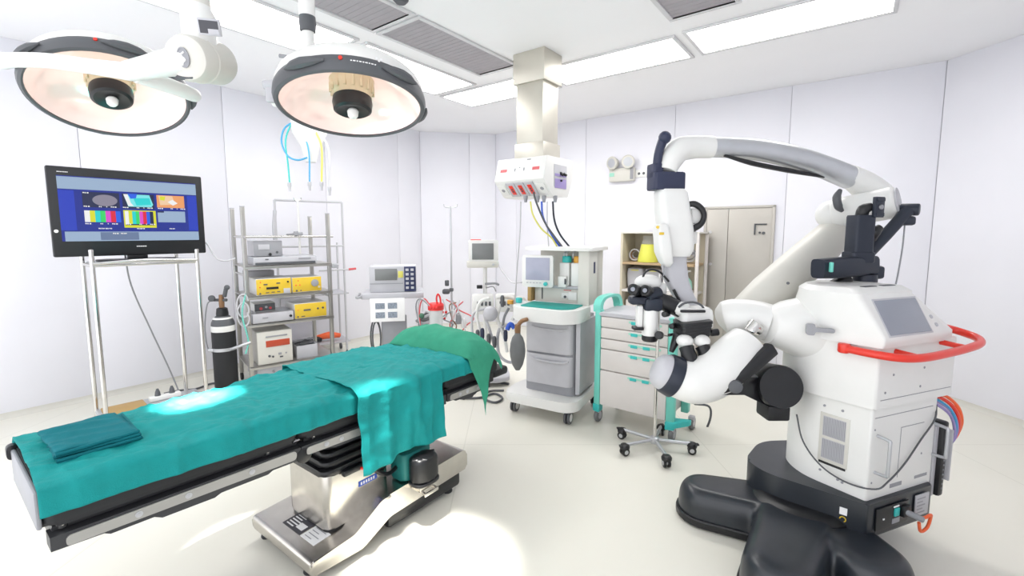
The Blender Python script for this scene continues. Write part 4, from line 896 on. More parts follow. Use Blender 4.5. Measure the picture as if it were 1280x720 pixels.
device('suction_controller', 'yellow fronted unit with one big round grey dial, third rack shelf', 'medical device', .41, .70, .0, .33, .966, .16, m.white, m.yellow, [('dial', 'c', .76, .58, .038, .02, m.grey), ('button', 'c', .2, .78, .006, .006, m.red), ('button', 'c', .12, .5, .008, .006, m.orange), ('button', 'c', .25, .5, .008, .006, m.orange), ('socket', 'c', .14, .14, .010, .006, m.dgrey), ('socket', 'c', .28, .14, .007, .006, m.dgrey), ('knob', 'c', .9, .3, .012, .02, m.brass)])
device('grey_case', 'lavender grey case standing behind the yellow units on the rack', 'medical device', .06, .33, .36, .53, .966, .22, m.lgrey, None, [])
device('insufflator', 'single yellow fronted unit on the fourth shelf, right end of the rack', 'medical device', .42, .74, -.005, .35, .691, .16, m.white, m.yellow, [('display', 'b', .38, .55, .07, .016, m.dgrey), ('socket', 'c', .72, .58, .011, .008, m.label), ('socket', 'c', .88, .6, .011, .008, m.label), ('button', 'c', .1, .6, .006, .006, m.orange), ('button', 'c', .09, .15, .009, .006, m.dgrey), ('key', 'b', .25, .16, .035, .008, m.dgrey)])
device('amplifier', 'low silver box with one black knob on the fourth rack shelf', 'medical device', .03, .405, -.02, .32, .691, .1, m.satin, m.lgrey, [('knob', 'c', .92, .5, .013, .02, m.black), ('display', 'b', .3, .55, .05, .012, m.grey)])
device('accessory_box', 'small white framed box of dark red fittings above the low silver box', 'box', .07, .26, .08, .28, .792, .085, m.white, m.dgrey, [('fitting', 'c', .3, .4, .015, .012, m.pinkr), ('fitting', 'c', .55, .55, .012, .014, m.lgrey), ('fitting', 'c', .75, .4, .014, .012, m.pinkr)])
device('electrosurgical_unit', 'beige unit with a red display near the bottom of the rack', 'medical device', .06, .385, .0, .36, .266, .335, m.offw, m.offw, [('display', 'b', .58, .62, .22, .065, mat('red_display', 'b5492f', .3)), ('label_strip', 'b', .55, .84, .2, .014, m.grey), ('knob', 'c', .32, .25, .012, .016, m.dgrey), ('knob', 'c', .42, .22, .010, .016, m.dgrey), ('switch', 'b', .62, .28, .03, .022, m.grey), ('switch', 'b', .66, .18, .03, .014, m.dgrey), ('socket', 'c', .8, .28, .008, .01, m.grey)])
bn = thing('storage_bin', 'clear plastic bin holding dark tools, bottom shelf of the rack', 'bin', RK @ Matrix.Translation((.53, .14, .266)))
q = MB(RK)
for (x0, x1, y0, y1) in ((.43, .64, .02, .026), (.43, .64, .28, .286), (.43, .436, .02, .286), (.634, .64, .02, .286)): q.b2(x0, x1, y0, y1, .266, .40, .002)
q.b2(.43, .64, .02, .286, .266, .272); q.build('walls', m.lgrey, bn)
tools = []
for i in range(5):
    a = i * .8; o = MB(RK); cx, cy, z = .535 + .05 * math.cos(a * 2), .15 + .06 * math.sin(a * 1.7), .385 + .014 * i
    o.tube([(cx - .09 * math.cos(a * .35), cy - .05 * math.sin(a), z), (cx, cy, z + .006), (cx + .09 * math.cos(a * .35), cy + .05 * math.sin(a), z)], [.008, .013, .008], 8, 3)
    tag(o.build('instrument', m.dgrey if i % 2 else m.grey), 'dark hand tool piled in the clear bin on the rack', 'tool', 'tools in the clear bin')
ca_ = thing('drawer_box', 'white box under the beige unit at the foot of the rack', 'box', RK @ Matrix.Translation((.3, .2, .09)))
MB(RK).b2(.05, .55, .02, .5, .095, .25, .008).build('case', m.lgrey, ca_); MB(RK).cyl((.2, .018, .18), (.2, .0, .18), .012).build('knob', m.grey, ca_)
dv = thing('hand_piece', 'small dark hand piece lying on the top rail of the rack', 'hand piece', RK @ Matrix.Translation((.5, .0, 1.558)))
MB(RK).tube([(.38, 0, 1.565), (.46, .0, 1.572)], .01, 8).build('handle', m.gcable, dv); MB(RK).cyl((.47, 0, 1.557), (.47, .0, 1.6), .022, 14, .004).box((.50, 0, 1.575), (.07, .03, .03), .006).build('head', m.grey, dv)
# gas cylinder strapped to the rack
gc = at(281, 440, 4.3); GX, GY = gc.x, gc.y
cy_ = thing('gas_cylinder', 'black gas cylinder with white shoulder bands strapped beside the rack', 'gas cylinder', (GX, GY, 0))
G = Matrix.Translation((GX, GY, 0))
MB(G).lathe([(0, .0), (.085, 0), (.098, .02), (.10, .05), (.10, .66), (.0995, .66)], 32).build('body', m.rubber, cy_)
MB(G).lathe([(.1, .655), (.1008, .657), (.1008, .70), (.099, .71)], 32).build('white_band', m.white, cy_)
MB(G).lathe([(.1, .70), (.095, .74), (.078, .78), (.055, .80), (.0, .80)], 32).build('shoulder', m.dgrey, cy_)
MB(G).lathe([(.083, .772), (.084, .776), (.074, .788), (.072, .788)], 32).build('white_collar', m.white, cy_)
MB(G).lathe([(0, .795), (.05, .795), (.052, .82), (.046, .87), (.03, .88), (0, .88)], 20).build('valve_guard', m.black, cy_)
MB(G).lathe([(0, .87), (.022, .87), (.024, .93), (.02, 1.0), (0, 1.0)], 14).build('valve', m.copper, cy_)
r_ = MB(G); r_.cyl((-.09, 0, .95), (.05, 0, .95), .014, 12); r_.cyl((-.07, -.02, .97), (-.07, -.045, .97), .03, 18, .004); r_.cyl((.03, 0, .98), (.05, 0, 1.06), .018, 12, .004); r_.ball((.06, 0, 1.07), .025, 12); r_.build('regulator', m.dgrey, cy_)
MB(G).tube([(-.09, 0, .95), (-.14, .0, .90), (-.16, -.02, .70), (-.15, -.02, .5), (-.10, -.02, .44)], .006, 8, 6).build('gas_hose', m.gcable, cy_)
sp_ = MB(G); sp_.lathe([(.101, .47), (.105, .47), (.105, .50), (.101, .50)], 32); sp_.tube([(.09, -.05, .485), (.16, -.05, .51), (.24, .02, .535)], .014, 8, 3); sp_.box((-.07, -.085, .485), (.05, .03, .03), .006); sp_.build('strap', m.satin, cy_)
hk = thing('hose_coil', 'pale hose coiled on a hook between the cylinder and the rack', 'hose', RK @ Matrix.Translation((-.02, -.03, .8)))
MB(RK).tube([(-.05 + .05 * math.cos(i * .9), -.04, .93 - .035 * i * .35 + .09 * math.sin(i * .9)) for i in range(16)], .008, 8, 4).build('coil', m.cable, hk)
MB(RK).tube([(-.02, -.04, 1.0), (-.06, -.05, .8), (-.02, -.04, .55), (-.05, -.05, .42)], .007, 8, 5).build('mint_hose', m.mint, hk, label='mint green hose')
# white infusion hook pole at the rack
ip_ = thing('drip_pole', 'thin white pole with hooks rising behind the rack', 'pole', RK @ Matrix.Translation((RW - .13, RD - .05, 1.27)))
MB(RK).tube([(RW - .13, RD + .04, 1.27), (RW - .13, RD + .04, 1.95)], .012, 10).build('tube', m.white, ip_)
MB(RK).tube([(RW - .17, RD + .04, 1.98), (RW - .15, RD + .04, 1.95), (RW - .11, RD + .04, 1.95), (RW - .09, RD + .04, 1.98)], .008, 8, 3).build('hooks', m.chrome, ip_)

# ------------------------------------------------------------------ pale wire trolley behind the rack
a, c = at(347, 330, 5.3), at(430, 330, 5.75)
wd = math.atan2(c.y - a.y, c.x - a.x); TR = frame(a.x, a.y, math.degrees(wd)); W2 = (V((c.x, c.y)) - V((a.x, a.y))).length
tr2 = thing('wire_trolley', 'pale tubular trolley with thin shelves behind the equipment rack', 'trolley', TR)
ztop2 = at(430, 253, 5.75).z
for (x, y, z1) in ((0, 0, ztop2), (W2, 0, ztop2), (.0, .45, 1.5), (W2 + .05, .45, 1.45)):
    MB(TR).tube([(x, y, .09), (x, y, z1)], .013, 10).build('post', m.cable, tr2)
    w = MB(TR); w.cyl((x - .012, y, .04), (x + .012, y, .04), .04, 18, .005); w.cyl((x, y, .05), (x, y, .09), .01, 8); w.build('castor', m.dgrey, tr2)
MB(TR).tube([(0, 0, ztop2), (W2, 0, ztop2)], .013, 10).tube([(0, 0, ztop2 - .12), (-.02, 0, ztop2 - .35), (0, 0, ztop2 - .6)], .02, 8, 4).tube([(0, 0, 1.42), (W2, 0, 1.42)], .012, 8).build('top_rail', m.cable, tr2)
for z in (.82, .2):
    q = MB(TR); q.prism(round_poly(rect(-.01, -.01, W2 + .05, .46), .02, 3), z - .01, z + .004, .003); q.build('shelf', m.lgrey, tr2)
MB(TR).tube([(W2 * .6, .0, 1.12), (W2 + .12, -.02, 1.12)], .01, 8).build('arm', m.cable, tr2)
MB(TR).tube([(W2 + .05, -.02, 1.12), (W2 + .14, -.02, 1.125)], .014, 8).build('red_grip', m.pinkr, tr2)
q = thing('cable_bundle', 'orange and black bundle of leads on the bottom shelf of the pale trolley', 'cable bundle', TR @ Matrix.Translation((W2 * .6, .2, .205)))
MB(TR).tube([(W2 * .35, .12, .24), (W2 * .5, .1, .25), (W2 * .62, .12, .245)], [.03, .04, .035], 10, 3).build('dark_case', m.black, q)
MB(TR).tube([(W2 * .55, .14, .26), (W2 * .75, .1, .285), (W2 * .93, .12, .26)], [.03, .045, .03], 10, 3).build('orange_lead', m.orange, q)
# ------------------------------------------------------------------ ceiling gas pendant behind the lamps, with hoses
gp = thing('gas_pendant', 'white ceiling gas pendant hidden behind the second lamp, trailing blue and teal hoses', 'gas pendant', at(388, 190, 4.7))
pc_ = at(388, 190, 4.7)
MB(Matrix.Translation((pc_.x, pc_.y, 0))).lathe([(0, pc_.z - .1), (.05, pc_.z - .1), (.09, pc_.z + .05), (.17, pc_.z + .2), (.17, pc_.z + .34), (.06, pc_.z + .36), (.06, HC - .005), (0, HC - .005)], 28).build('body', m.white, gp)
for (pts, r, mt_, lb) in (([(372, 150), (356, 160), (352, 178), (360, 195), (372, 200), (384, 197)], .009, m.blue, 'blue hose'), ([(366, 150), (357, 175), (360, 205), (362, 228)], .008, m.mintd, 'teal hose'), ([(378, 160), (386, 190), (387, 228)], .008, m.blue, 'blue hose'), ([(395, 165), (402, 185), (402, 228)], .010, m.ytube, 'pale yellow hose'), ([(400, 165), (411, 190), (411, 236)], .010, m.cable, 'white hose')):
    MB().tube([at(x, y, 4.6) for x, y in pts], r, 8, 6).build('hose', mt_, gp, label=lb)
for (x, y) in ((362, 233), (387, 232), (402, 232), (412, 238)):
    t_ = at(x, y, 4.6); MB(Matrix.Translation(t_)).lathe([(0, -.05), (.01, -.05), (.013, -.01), (.018, .0), (.018, .035), (0, .04)], 12).build('connector', m.lgrey, gp)

# ------------------------------------------------------------------ ceiling supply column with socket box
CC = ROOM @ Matrix.Translation((-2.30, 3.49, 0))
p0 = st(3.33, -2.28)
cn = ROOM.inverted() @ V((.28, 4.15, 0))            # near corner of the collar
X1, Y0c = cn.x, cn.y
sc_col = thing('supply_column', 'square ceiling column with a white box of red sockets at its lower end', 'supply column', ROOM @ Matrix.Translation((X1 - .17, Y0c + .15, 1.9)))
R_ = lambda: MB(ROOM)
R_().prism(round_poly(rect(X1 - .34, Y0c, X1, Y0c + .30), .006, 2), 2.93, HC - .001, .003).build('collar', m.pillar, sc_col)
R_().prism(round_poly(rect(X1 - .315, Y0c + .02, X1 - .025, Y0c + .28), .006, 2), 2.30, 2.94, .002).build('shaft', m.pillar, sc_col)
R_().prism(round_poly(rect(X1 - .33, Y0c + .01, X1 - .01, Y0c + .30), .006, 2), 2.2, 2.40, .003).build('lower_collar', m.pillar, sc_col)
# box : profile chamfered at the bottom towards the front (s-)
bx0, bx1 = X1 - .49, X1 + .06
prf = [(Y0c - .09, 2.06, .01), (Y0c - .03, 2.265, .01), (Y0c + .42, 2.265, .01), (Y0c + .42, 2.10, .01), (Y0c + .33, 1.915, .01), (Y0c + .06, 1.915, .02)]
R_().prism(round_poly(prf, .01, 3), bx0, bx1, .004, M=YZ).build('socket_box', m.white, sc_col)
# front sloped face for sockets : between (Y0c-.09,2.06) and (Y0c+.06,1.915)
pA, pB = V((0, Y0c - .085, 2.05)), V((0, Y0c + .055, 1.92)); dn = (pB - pA).normalized(); no = V((0, dn.z, -dn.y)); no = no if no.y < 0 else -no
FS = ROOM @ Matrix(((1, 0, 0, 0), (0, -dn.y, no.y, pA.y), (0, -dn.z, no.z, pA.z), (0, 0, 0, 1)))   # x along, y up the slope, z out
wS = bx1 - bx0
for i, f in enumerate((.30, .49, .68)):
    x = bx0 + wS * f; q = MB(FS); q.box((x, -.095, .004), (.098, .165, .01), .002); q.mi = 1; q.box((x, -.095, .009), (.044, .11, .006), .002); q.mi = 2; q.cyl((x, -.085, .010), (x, -.085, .014), .01); q.cyl((x, -.11, .010), (x, -.11, .014), .01)
    q.build('socket', [m.lgrey, m.red, m.label], sc_col, label='red socket')
for f in (.10, .89):
    x = bx0 + wS * f; q = MB(FS); q.box((x, -.095, .003), (.085, .115, .008), .002); q.mi = 1; q.cyl((x, -.095, .006), (x, -.095, .010), .018, 16); q.build('round_socket', [m.white, m.grey], sc_col)
# upper face marks
pC, pD = V((0, Y0c - .09, 2.06)), V((0, Y0c - .03, 2.265)); du = (pD - pC).normalized(); n2_ = V((0, -du.z, du.y))
FU = ROOM @ Matrix(((1, 0, 0, 0), (0, du.y, n2_.y, pC.y), (0, du.z, n2_.z, pC.z), (0, 0, 0, 1)))
q = MB(FU); q.box((bx0 + .09, .10, .0), (.075, .028, .004)); q.box((bx0 + .45, .10, .0), (.075, .028, .004)); q.build('red_labels', m.pinkr, sc_col)
q = MB(FU); q.box((bx0 + .22, .10, 0), (.012, .03, .008)); q.box((bx0 + .32, .10, 0), (.012, .03, .008)); q.box((bx0 + .27, .12, 0), (.012, .01, .006)); q.box((bx0 + .36, .19, 0), (.04, .008, .006)); q.build('switches', m.grey, sc_col)
q = R_(); q.b2(bx1 - .001, bx1 + .004, Y0c + .08, Y0c + .30, 2.0, 2.20, .002); q.mi = 1; q.b2(bx1 + .002, bx1 + .007, Y0c + .09, Y0c + .29, 1.99, 2.075, .002); q.b2(bx1 + .002, bx1 + .007, Y0c + .09, Y0c + .29, 2.095, 2.12, .002); q.mi = 2; q.cyl((bx1, Y0c + .19, 2.13), (bx1 + .03, Y0c + .19, 2.11), .014).cyl((bx1, Y0c + .25, 2.13), (bx1 + .03, Y0c + .25, 2.11), .012).cyl((bx1, Y0c + .19, 2.06), (bx1 + .02, Y0c + .19, 2.06), .010)
q.build('gas_outlet_panel', [m.lgrey, m.purple, m.black], sc_col, label='purple outlet panel')
def outlet(px, py): return at(px, py, 4.15)
for (px, py) in ((657, 251), (672, 251), (680, 250), (694, 248)):
    o_ = at(px, py, 4.2); MB(Matrix.Translation((o_.x, o_.y, 0))).lathe([(0, 1.86), (.012, 1.86), (.016, 1.88), (.02, 1.90), (.02, 1.92), (0, 1.92)], 12).build('bottom_outlet', m.grey, sc_col)
tp = at(692, 311, 4.15)
def hang(name, p0, pts, r, mt_, lab): tag(MB().tube([p0] + pts, r, 8, 6).build(name, mt_), lab, 'hose')
hang('gas_hose', at(667, 240, 3.98), [at(670, 252, 4.0), at(681, 278, 4.05), at(692, 294, 4.1), at(704, 310, 4.2)], .008, m.dgrey, 'dark lead plugged into the right red socket of the supply column')
hang('gas_hose', at(663, 252, 4.15), [at(666, 268, 4.12), at(676, 285, 4.12), at(690, 298, 4.14), at(697, 310, 4.2)], .0075, m.ytube, 'pale yellow hose hanging from the supply column box')
hang('gas_hose', at(677, 252, 4.15), [at(679, 272, 4.12), at(690, 294, 4.14), at(701, 310, 4.2)], .009, m.bluep, 'blue hose hanging from the middle of the supply column box')
hang('gas_hose', at(691, 252, 4.25), [at(693, 275, 4.2), at(700, 293, 4.2), at(713, 310, 4.25)], .009, m.slate, 'dark slate hose hanging rightmost from the supply column box')
hang('gas_hose', at(651, 252, 4.2), [at(650, 290, 4.2), at(646, 340, 4.3), at(642, 400, 4.3)], .006, m.cable, 'thin white hose hanging leftmost from the supply column box')
hang('gas_hose', at(684, 252, 4.15), [at(684, 280, 4.12), at(686, 310, 4.2)], .006, m.cable, 'thin white hose hanging straight down between the blue and slate hoses')

# ------------------------------------------------------------------ grey display pedestal
YD = 4.7
dx_ = at(492, 400, YD); DP = frame(dx_.x, dx_.y, 12)
zz = lambda py, Y=YD: at(640, py, Y).z
dp = thing('display_pedestal', 'grey pedestal with a small screen unit and a picture sheet', 'medical monitor', DP)
MB(DP).b2(-.12, .13, -.05, .2, .03, zz(398), .01).build('pedestal', m.grey, dp)
MB(DP).prism(round_poly(rect(-.24, -.12, .22, .3), .05, 4), 0.0, .05, .01).build('foot', m.lgrey, dp)
MB(DP).b2(-.30, .31, -.15, .25, zz(371), zz(364), .008).build('shelf', m.lgrey, dp)
MB(DP).tube([(-.30, -.15, zz(368)), (-.34, -.17, zz(368)), (-.34, .1, zz(368))], .014, 8, 3).build('shelf_rail', m.satin, dp)
q = MB(DP); q.b2(-.22, .24, -.1, .2, zz(364), zz(332), .01); q.build('monitor_case', m.lgrey, dp)
q = MB(DP); q.b2(-.165, .05, -.108, -.098, zz(349), zz(335), .002); q.build('display', m.screend, dp)
q = MB(DP); q.mi = 0; q.b2(.12, .235, -.108, -.098, zz(363), zz(332.5), .002); q.mi = 1
for i in range(5):
    for j in range(2): q.b2(.135 + j * .05, .165 + j * .05, -.113, -.106, zz(360 - i * 5.5), zz(357 - i * 5.5), .002)
q.mi = 2; q.b2(-.215, .11, -.104, -.098, zz(353.5), zz(352.5))
q.build('key_panel', [m.dblue, m.lgrey, m.grey], dp, label='dark blue key panel')
q = MB(DP); q.b2(.06, .11, -.106, -.098, zz(346), zz(338), .002); q.build('soft_keys', m.ytube, dp)
q = MB(DP); q.b2(-.215, .12, -.165, -.155, zz(398), zz(370), .002); q.mi = 1
for (x, z) in ((-.12, 379), (.0, 379), (-.12, 390), (.0, 390)): q.b2(x - .045, x + .045, -.168, -.164, zz(z + 3.5), zz(z - 3.5))
q.build('picture_sheet', [m.paper, m.print_], dp, label='white sheet with four small pictures')
MB(DP).tube([(-.18 + .05 * math.cos(i * PI / 10), -.04, zz(420) + .19 * math.sin(i * PI / 10)) for i in range(20)], .008, 8, closed=True).tube([(-.17 + .04 * math.cos(i * PI / 10), -.06, zz(420) + .17 * math.sin(i * PI / 10)) for i in range(20)], .008, 8, closed=True).build('coiled_cable', m.dgrey, dp, label='black cable coiled on the side')
hb_ = thing('heater_unit', 'grey heap of coiled breathing tubes beside the display pedestal', 'tubes', DP @ Matrix.Translation((.28, .1, zz(410))))
for i in range(3):
    MB(DP).tube([(.36 + (.12 - .02 * i) * math.cos(k * PI / 10), .23 + .01 * i + .10 * math.sin(k * PI / 10), zz(408 - i * 4) + .012 * math.sin(k * 1.3)) for k in range(20)], .018, 8, closed=True).build('coil', m.bagrub if i == 1 else m.lgrey, hb_)
tb = MB(DP); tb.b2(.25, .47, .12, .35, zz(415), zz(412), .004); 
for (x, y) in ((.27, .14), (.45, .14), (.27, .33), (.45, .33)): tb.tube([(x, y, 0), (x, y, zz(413))], .012, 8)
tag(tb.build('side_table', m.lgrey), 'low pale side table under the coiled tubes', 'table')

# ------------------------------------------------------------------ suction stand with red lidded jar, drip pole
YS = 4.6
sx_ = at(545, 395, YS); SS = Matrix.Translation((sx_.x, sx_.y, 0)); zs = lambda py: at(640, py, YS).z
sj = thing('suction_stand', 'suction stand with clear jar under a red lid', 'suction unit', SS)
MB(SS).lathe([(0, 0), (.12, 0), (.12, .03), (.05, .05), (.02, .06), (.018, zs(420) - .04), (.1, zs(420) - .03), (.1, zs(420) - .01), (0, zs(420) - .01)], 24).build('stand', m.lgrey, sj)
MB(SS).lathe([(0, zs(420)), (.068, zs(420)), (.072, zs(384)), (.07, zs(384)), (.065, zs(418)), (0, zs(418))], 28).build('jar', m.glassc, sj)
MB(SS).lathe([(0, zs(387)), (.08, zs(387)), (.082, zs(381)), (.07, zs(379)), (0, zs(379))], 28).build('lid', m.redp, sj, label='red lid')
MB(SS).tube([(.02, -.03, zs(380)), (.015, -.04, zs(372)), (.03, -.04, zs(367)), (.05, -.03, zs(372)), (.055, -.03, zs(380))], .009, 8, 5).build('lid_handle', m.redp, sj)
for i in range(3): MB(SS).cyl((-.04 + i * .03, -.075, zs(383)), (-.04 + i * .03, -.095, zs(382)), .012, 10).build('port', m.redp, sj)
for i, (mt_, o_) in enumerate(((m.cable, 0), (m.gcable, .02), (m.pinkr, -.02))):
    MB(SS).tube([(-.03, -.08, zs(383)), (-.12 - o_, -.08, zs(372)), (-.17 - o_, -.06, zs(382)), (-.15, -.06, zs(405)), (-.08 + o_, -.06, zs(418)), (-.05, -.05, zs(425))], .007, 8, 6).build('suction_tube', mt_, sj)
MB(SS).ball((-.13, -.08, zs(393)), .028, 12).build('green_valve', mat('green_valve', '3d6a55', .5), sj, label='green bulb')
dpl = at(565, 400, 5.4); D2 = Matrix.Translation((dpl.x, dpl.y, 0)); z2 = lambda py: at(640, py, 5.4).z
dr_ = thing('drip_stand', 'tall thin drip stand with a dark clamp and tangled red and clear tubes', 'drip stand', D2)
MB(D2).tube([(0, 0, .08), (0, 0, z2(258))], .011, 10).build('pole', m.satin, dr_)
MB(D2).tube([(-.08, 0, z2(255)), (-.06, 0, z2(259)), (.06, 0, z2(259)), (.08, 0, z2(255))], .007, 8, 3).build('hooks', m.satin, dr_)
for i in range(5):
    a_ = i * 2 * PI / 5; MB(D2).tube([(0, 0, .1), (.26 * math.cos(a_), .26 * math.sin(a_), .07)], .012, 8).cyl((.26 * math.cos(a_) - .01, .26 * math.sin(a_), .03), (.26 * math.cos(a_) + .01, .26 * math.sin(a_), .03), .03, 14).build('foot_leg', m.satin, dr_)
MB(D2).box((-.06, -.03, z2(364)), (.09, .07, .06), .02).cyl((-.05, -.03, z2(357)), (-.05, -.03, z2(350)), .025, 12, .006).box((.0, -.02, z2(362)), (.05, .05, .04), .01).build('clamp', m.dgrey, dr_)
rnd = random.Random(3)
for i in range(7):
    x0 = -.10 + .04 * i; pts = [(x0, -.05, z2(372 + rnd.random() * 6))]
    for k in range(4): pts.append((x0 + rnd.uniform(-.1, .13), -.05 - .02 * (i % 3), z2(380 + k * 11 + rnd.random() * 6)))
    MB(D2).tube(pts, .0075, 8, 6).build('drip_tube', [m.cable, m.pinkr, m.gcable, m.cable, m.copper, m.cable, m.pinkr][i], dr_)
for i in range(3): MB(D2).lathe([(0, 0), (.03, .0), (.034, .05), (.03, .11), (.01, .13), (0, .13)], 14, Matrix.Translation((.03 + .06 * i, -.08, z2(398 + i * 5)))).build('bottle', m.glassc if i != 1 else m.gcable, dr_)
for i in range(3): MB(D2).cyl((-.1 + .02 * i, -.06, z2(389 + 8 * (i % 2))), (-.1 + .02 * i, -.08, z2(389 + 8 * (i % 2))), .016, 10).build('red_clip', m.redp, dr_)

# ------------------------------------------------------------------ patient monitor on its wheeled pole
YP = 4.75
pmx = at(604, 340, YP); PM = frame(pmx.x, pmx.y, 6); z3 = lambda py: at(640, py, YP).z
pmn = thing('patient_monitor', 'white patient monitor with grey screen and red lamp, on a pole', 'patient monitor', PM)
q = MB(PM); q.prism(round_poly(rect(-.15, z3(326), .155, z3(300)), .02, 4), -.06, .08, .012, M=XZ); q.build('monitor_case', m.white, pmn)
MB(PM).b2(-.115, .105, -.068, -.058, z3(324), z3(304), .003).build('screen', m.screend, pmn)
MB(PM).b2(-.13, -.02, -.05, .0, z3(302), z3(299), .008).build('alarm_lamp', m.redp, pmn, label='red alarm lamp')
MB(PM).b2(-.17, .16, -.08, .1, z3(334), z3(326), .015).build('key_strip', m.offw, pmn)
MB(PM).cyl((.10, -.082, z3(330)), (.10, -.1, z3(330)), .012, 14, .003).build('knob', m.lgrey, pmn)
MB(PM).tube([(.02, .02, z3(334)), (.02, .02, .1)], .022, 12).build('pole', m.white, pmn)
MB(PM).prism(round_poly(rect(-.25, -.2, .27, .26), .12, 5), .05, .1, .015).build('foot', m.lgrey, pmn)
MB(PM).box((-.04, -.03, z3(358)), (.06, .05, .035), .006).build('clamp', m.black, pmn)
MB(PM).tube([(.02, 0, z3(355)), (.12, -.03, z3(354)), (.16, -.02, z3(356))], .012, 8, 3).tube([(.03, 0, z3(360)), (.1, -.03, z3(358)), (.13, -.04, z3(364))], .006, 8, 3).build('hook_arm', m.gcable, pmn)
MB().tube([at(622, 330, YP - .05), at(630, 342, YP - .1), at(640, 353, YP - .2), at(652, 353, 4.3)], .007, 8, 6).build('monitor_cable', m.cable, pmn)
md = thing('infusion_module', 'white rack of infusion pumps with small dark displays below the patient monitor', 'infusion pump', PM @ Matrix.Translation((.05, -.1, z3(388))))
MB(PM).b2(-.12, .10, -.14, -.03, z3(390), z3(366), .02).build('left_pump', m.white, md)
MB(PM).b2(.12, .33, -.14, -.03, z3(388), z3(366), .02).build('right_pump', m.white, md)
q = MB(PM)
for x in (-.06, -.02, .02, .06, .17, .21, .25): q.box((x, -.143, z3(377)), (.022, .008, .045), .003)
q.build('pump_displays', m.dgrey, md)
bx_ = MB(PM)
for i in range(12):
    pass
# breathing circuit : pale corrugated hoses between the pumps and the anaesthesia machine
bc_ = thing('breathing_circuit', 'bundle of pale corrugated breathing hoses hanging beside the anaesthesia machine', 'breathing hoses', at(615, 400, 4.4))
def corr(pts, r, k=10):
    c = catmull(pts, k); out = []; rr = []
    dense = []
    for i in range(len(c) - 1):
        for j in range(3): dense.append(c[i].lerp(c[i + 1], j / 3))
    dense.append(c[-1])
    return dense, [r * (1 if i % 2 else .8) for i in range(len(dense))]
def hose(pts, r, mt_, lab=None):
    d, rr = corr(pts, r); b = MB(); n = 8
    b.tube(d, rr if len(rr) == len(d) else r, n); return b.build('corrugated_hose', mt_, bc_, label=lab)
Yh = 4.35
for pts, r, mt_ in (([(612, 372), (600, 378), (596, 395), (602, 420), (606, 440)], .018, m.white), ([(620, 372), (640, 372), (648, 385), (640, 400)], .02, m.white), ([(616, 385), (606, 392), (612, 412), (618, 432)], .016, m.cable), ([(626, 380), (622, 398), (630, 420), (634, 440)], .018, m.white), ([(608, 385), (592, 392), (590, 412), (594, 432)], .014, m.cable), ([(640, 405), (624, 412), (623, 440), (634, 452), (650, 452)], .017, m.lgrey), ([(636, 385), (630, 398), (628, 416)], .014, m.gcable), ([(655, 395), (640, 378), (652, 372), (664, 385)], .016, m.white)):
    hose([at(x, y, Yh) for x, y in pts], r, mt_)
MB().ball(at(613, 392, 4.3), (.07, .05, .075), 18).build('filter_disc', m.lgrey, bc_)
MB().cyl(at(638, 375, 4.3), at(638, 380, 4.3), .03, 14, .006).build('amber_adapter', m.amber, bc_, label='amber adapter')
MB().tube([at(634, 412, 4.2), at(638, 405, 4.2), at(643, 410, 4.2)], .022, 10, 4).build('blue_elbow', m.bluep, bc_, label='blue elbow')
for i, (x, y, mt_) in enumerate(((597, 420, m.dgrey), (603, 418, m.navy), (611, 425, m.dgrey), (589, 428, m.mint), (618, 428, m.dgrey), (632, 420, m.navy), (600, 432, m.purple), (628, 377, m.dgrey))):
    t_ = at(x, y, 4.3); MB(Matrix.Translation(t_)).lathe([(0, -.05), (.014, -.05), (.02, -.02), (.02, .04), (.012, .06), (0, .06)], 12).build('hose_end', mt_, bc_)

# ------------------------------------------------------------------ anaesthesia machine (local x right along its front, y into depth)
AM = frame(.507, 3.75, -28.6); A = lambda: MB(AM)
am = thing('anaesthesia_machine', 'white and grey anaesthesia machine with screen, drawers and turquoise topped desk', 'anaesthesia machine', AM @ Matrix.Translation((-.24, .25, 0)))
A().prism(round_poly([(-.58, -.14, .06), (.0, -.16, .12), (.08, -.08, .08), (.08, .5, .05), (-.5, .52, .05), (-.6, .1, .08)], .06, 5), .115, .20, .025).build('base_plate', m.white, am)
for (x, y) in ((-.52, -.05), (.0, -.08), (-.5, .45), (.05, .45)):
    w = A(); w.cyl((x - .025, y, .055), (x - .006, y, .055), .054, 24, .006).cyl((x + .006, y, .055), (x + .025, y, .055), .054, 24, .006); w.mi = 1; w.cyl((x - .0265, y, .055), (x - .024, y, .055), .032, 18); w.cyl((x + .024, y, .055), (x + .0265, y, .055), .032, 18); w.mi = 0; w.box((x, y, .095), (.035, .05, .05), .01)
    w.build('castor', [m.dgrey, m.white], am)
A().prism(round_poly([(-.45, .02), (0, 0, .06), (.02, .1, .03), (.02, .5, .02), (-.46, .5, .02)], .03, 5), .20, .85, .004).build('drawer_cabinet', m.grey, am)
for (z0, z1) in ((.28, .54), (.56, .82)):
    q = A(); q.prism(round_poly([(-.44, .03, .01), (-.43, -.01, .03), (-.01, -.015, .06), (.005, .06, .02)], .03, 5), z0, z1, .008); q.build('drawer', m.lgrey, am)
    q = A(); q.tube([(-.38, -.012, z1 - .035), (-.30, -.024, z1 - .05), (-.10, -.026, z1 - .05), (-.03, -.016, z1 - .035)], .010, 8, 5); q.build('drawer_handle', m.lgrey, am)
A().prism([(.022, .02), (.055, .03), (.055, .42), (.022, .42)], .22, .84, .006).build('side_strut', m.lgrey, am)
dk = [(-.56, -.03, .06), (-.46, -.14, .10), (-.05, -.16, .14), (.07, -.06, .1), (.075, .25, .03), (-.56, .25, .03)]
A().prism(round_poly(dk, .06, 6), .845, .955, .022, seg=3).build('desk', m.white, am)
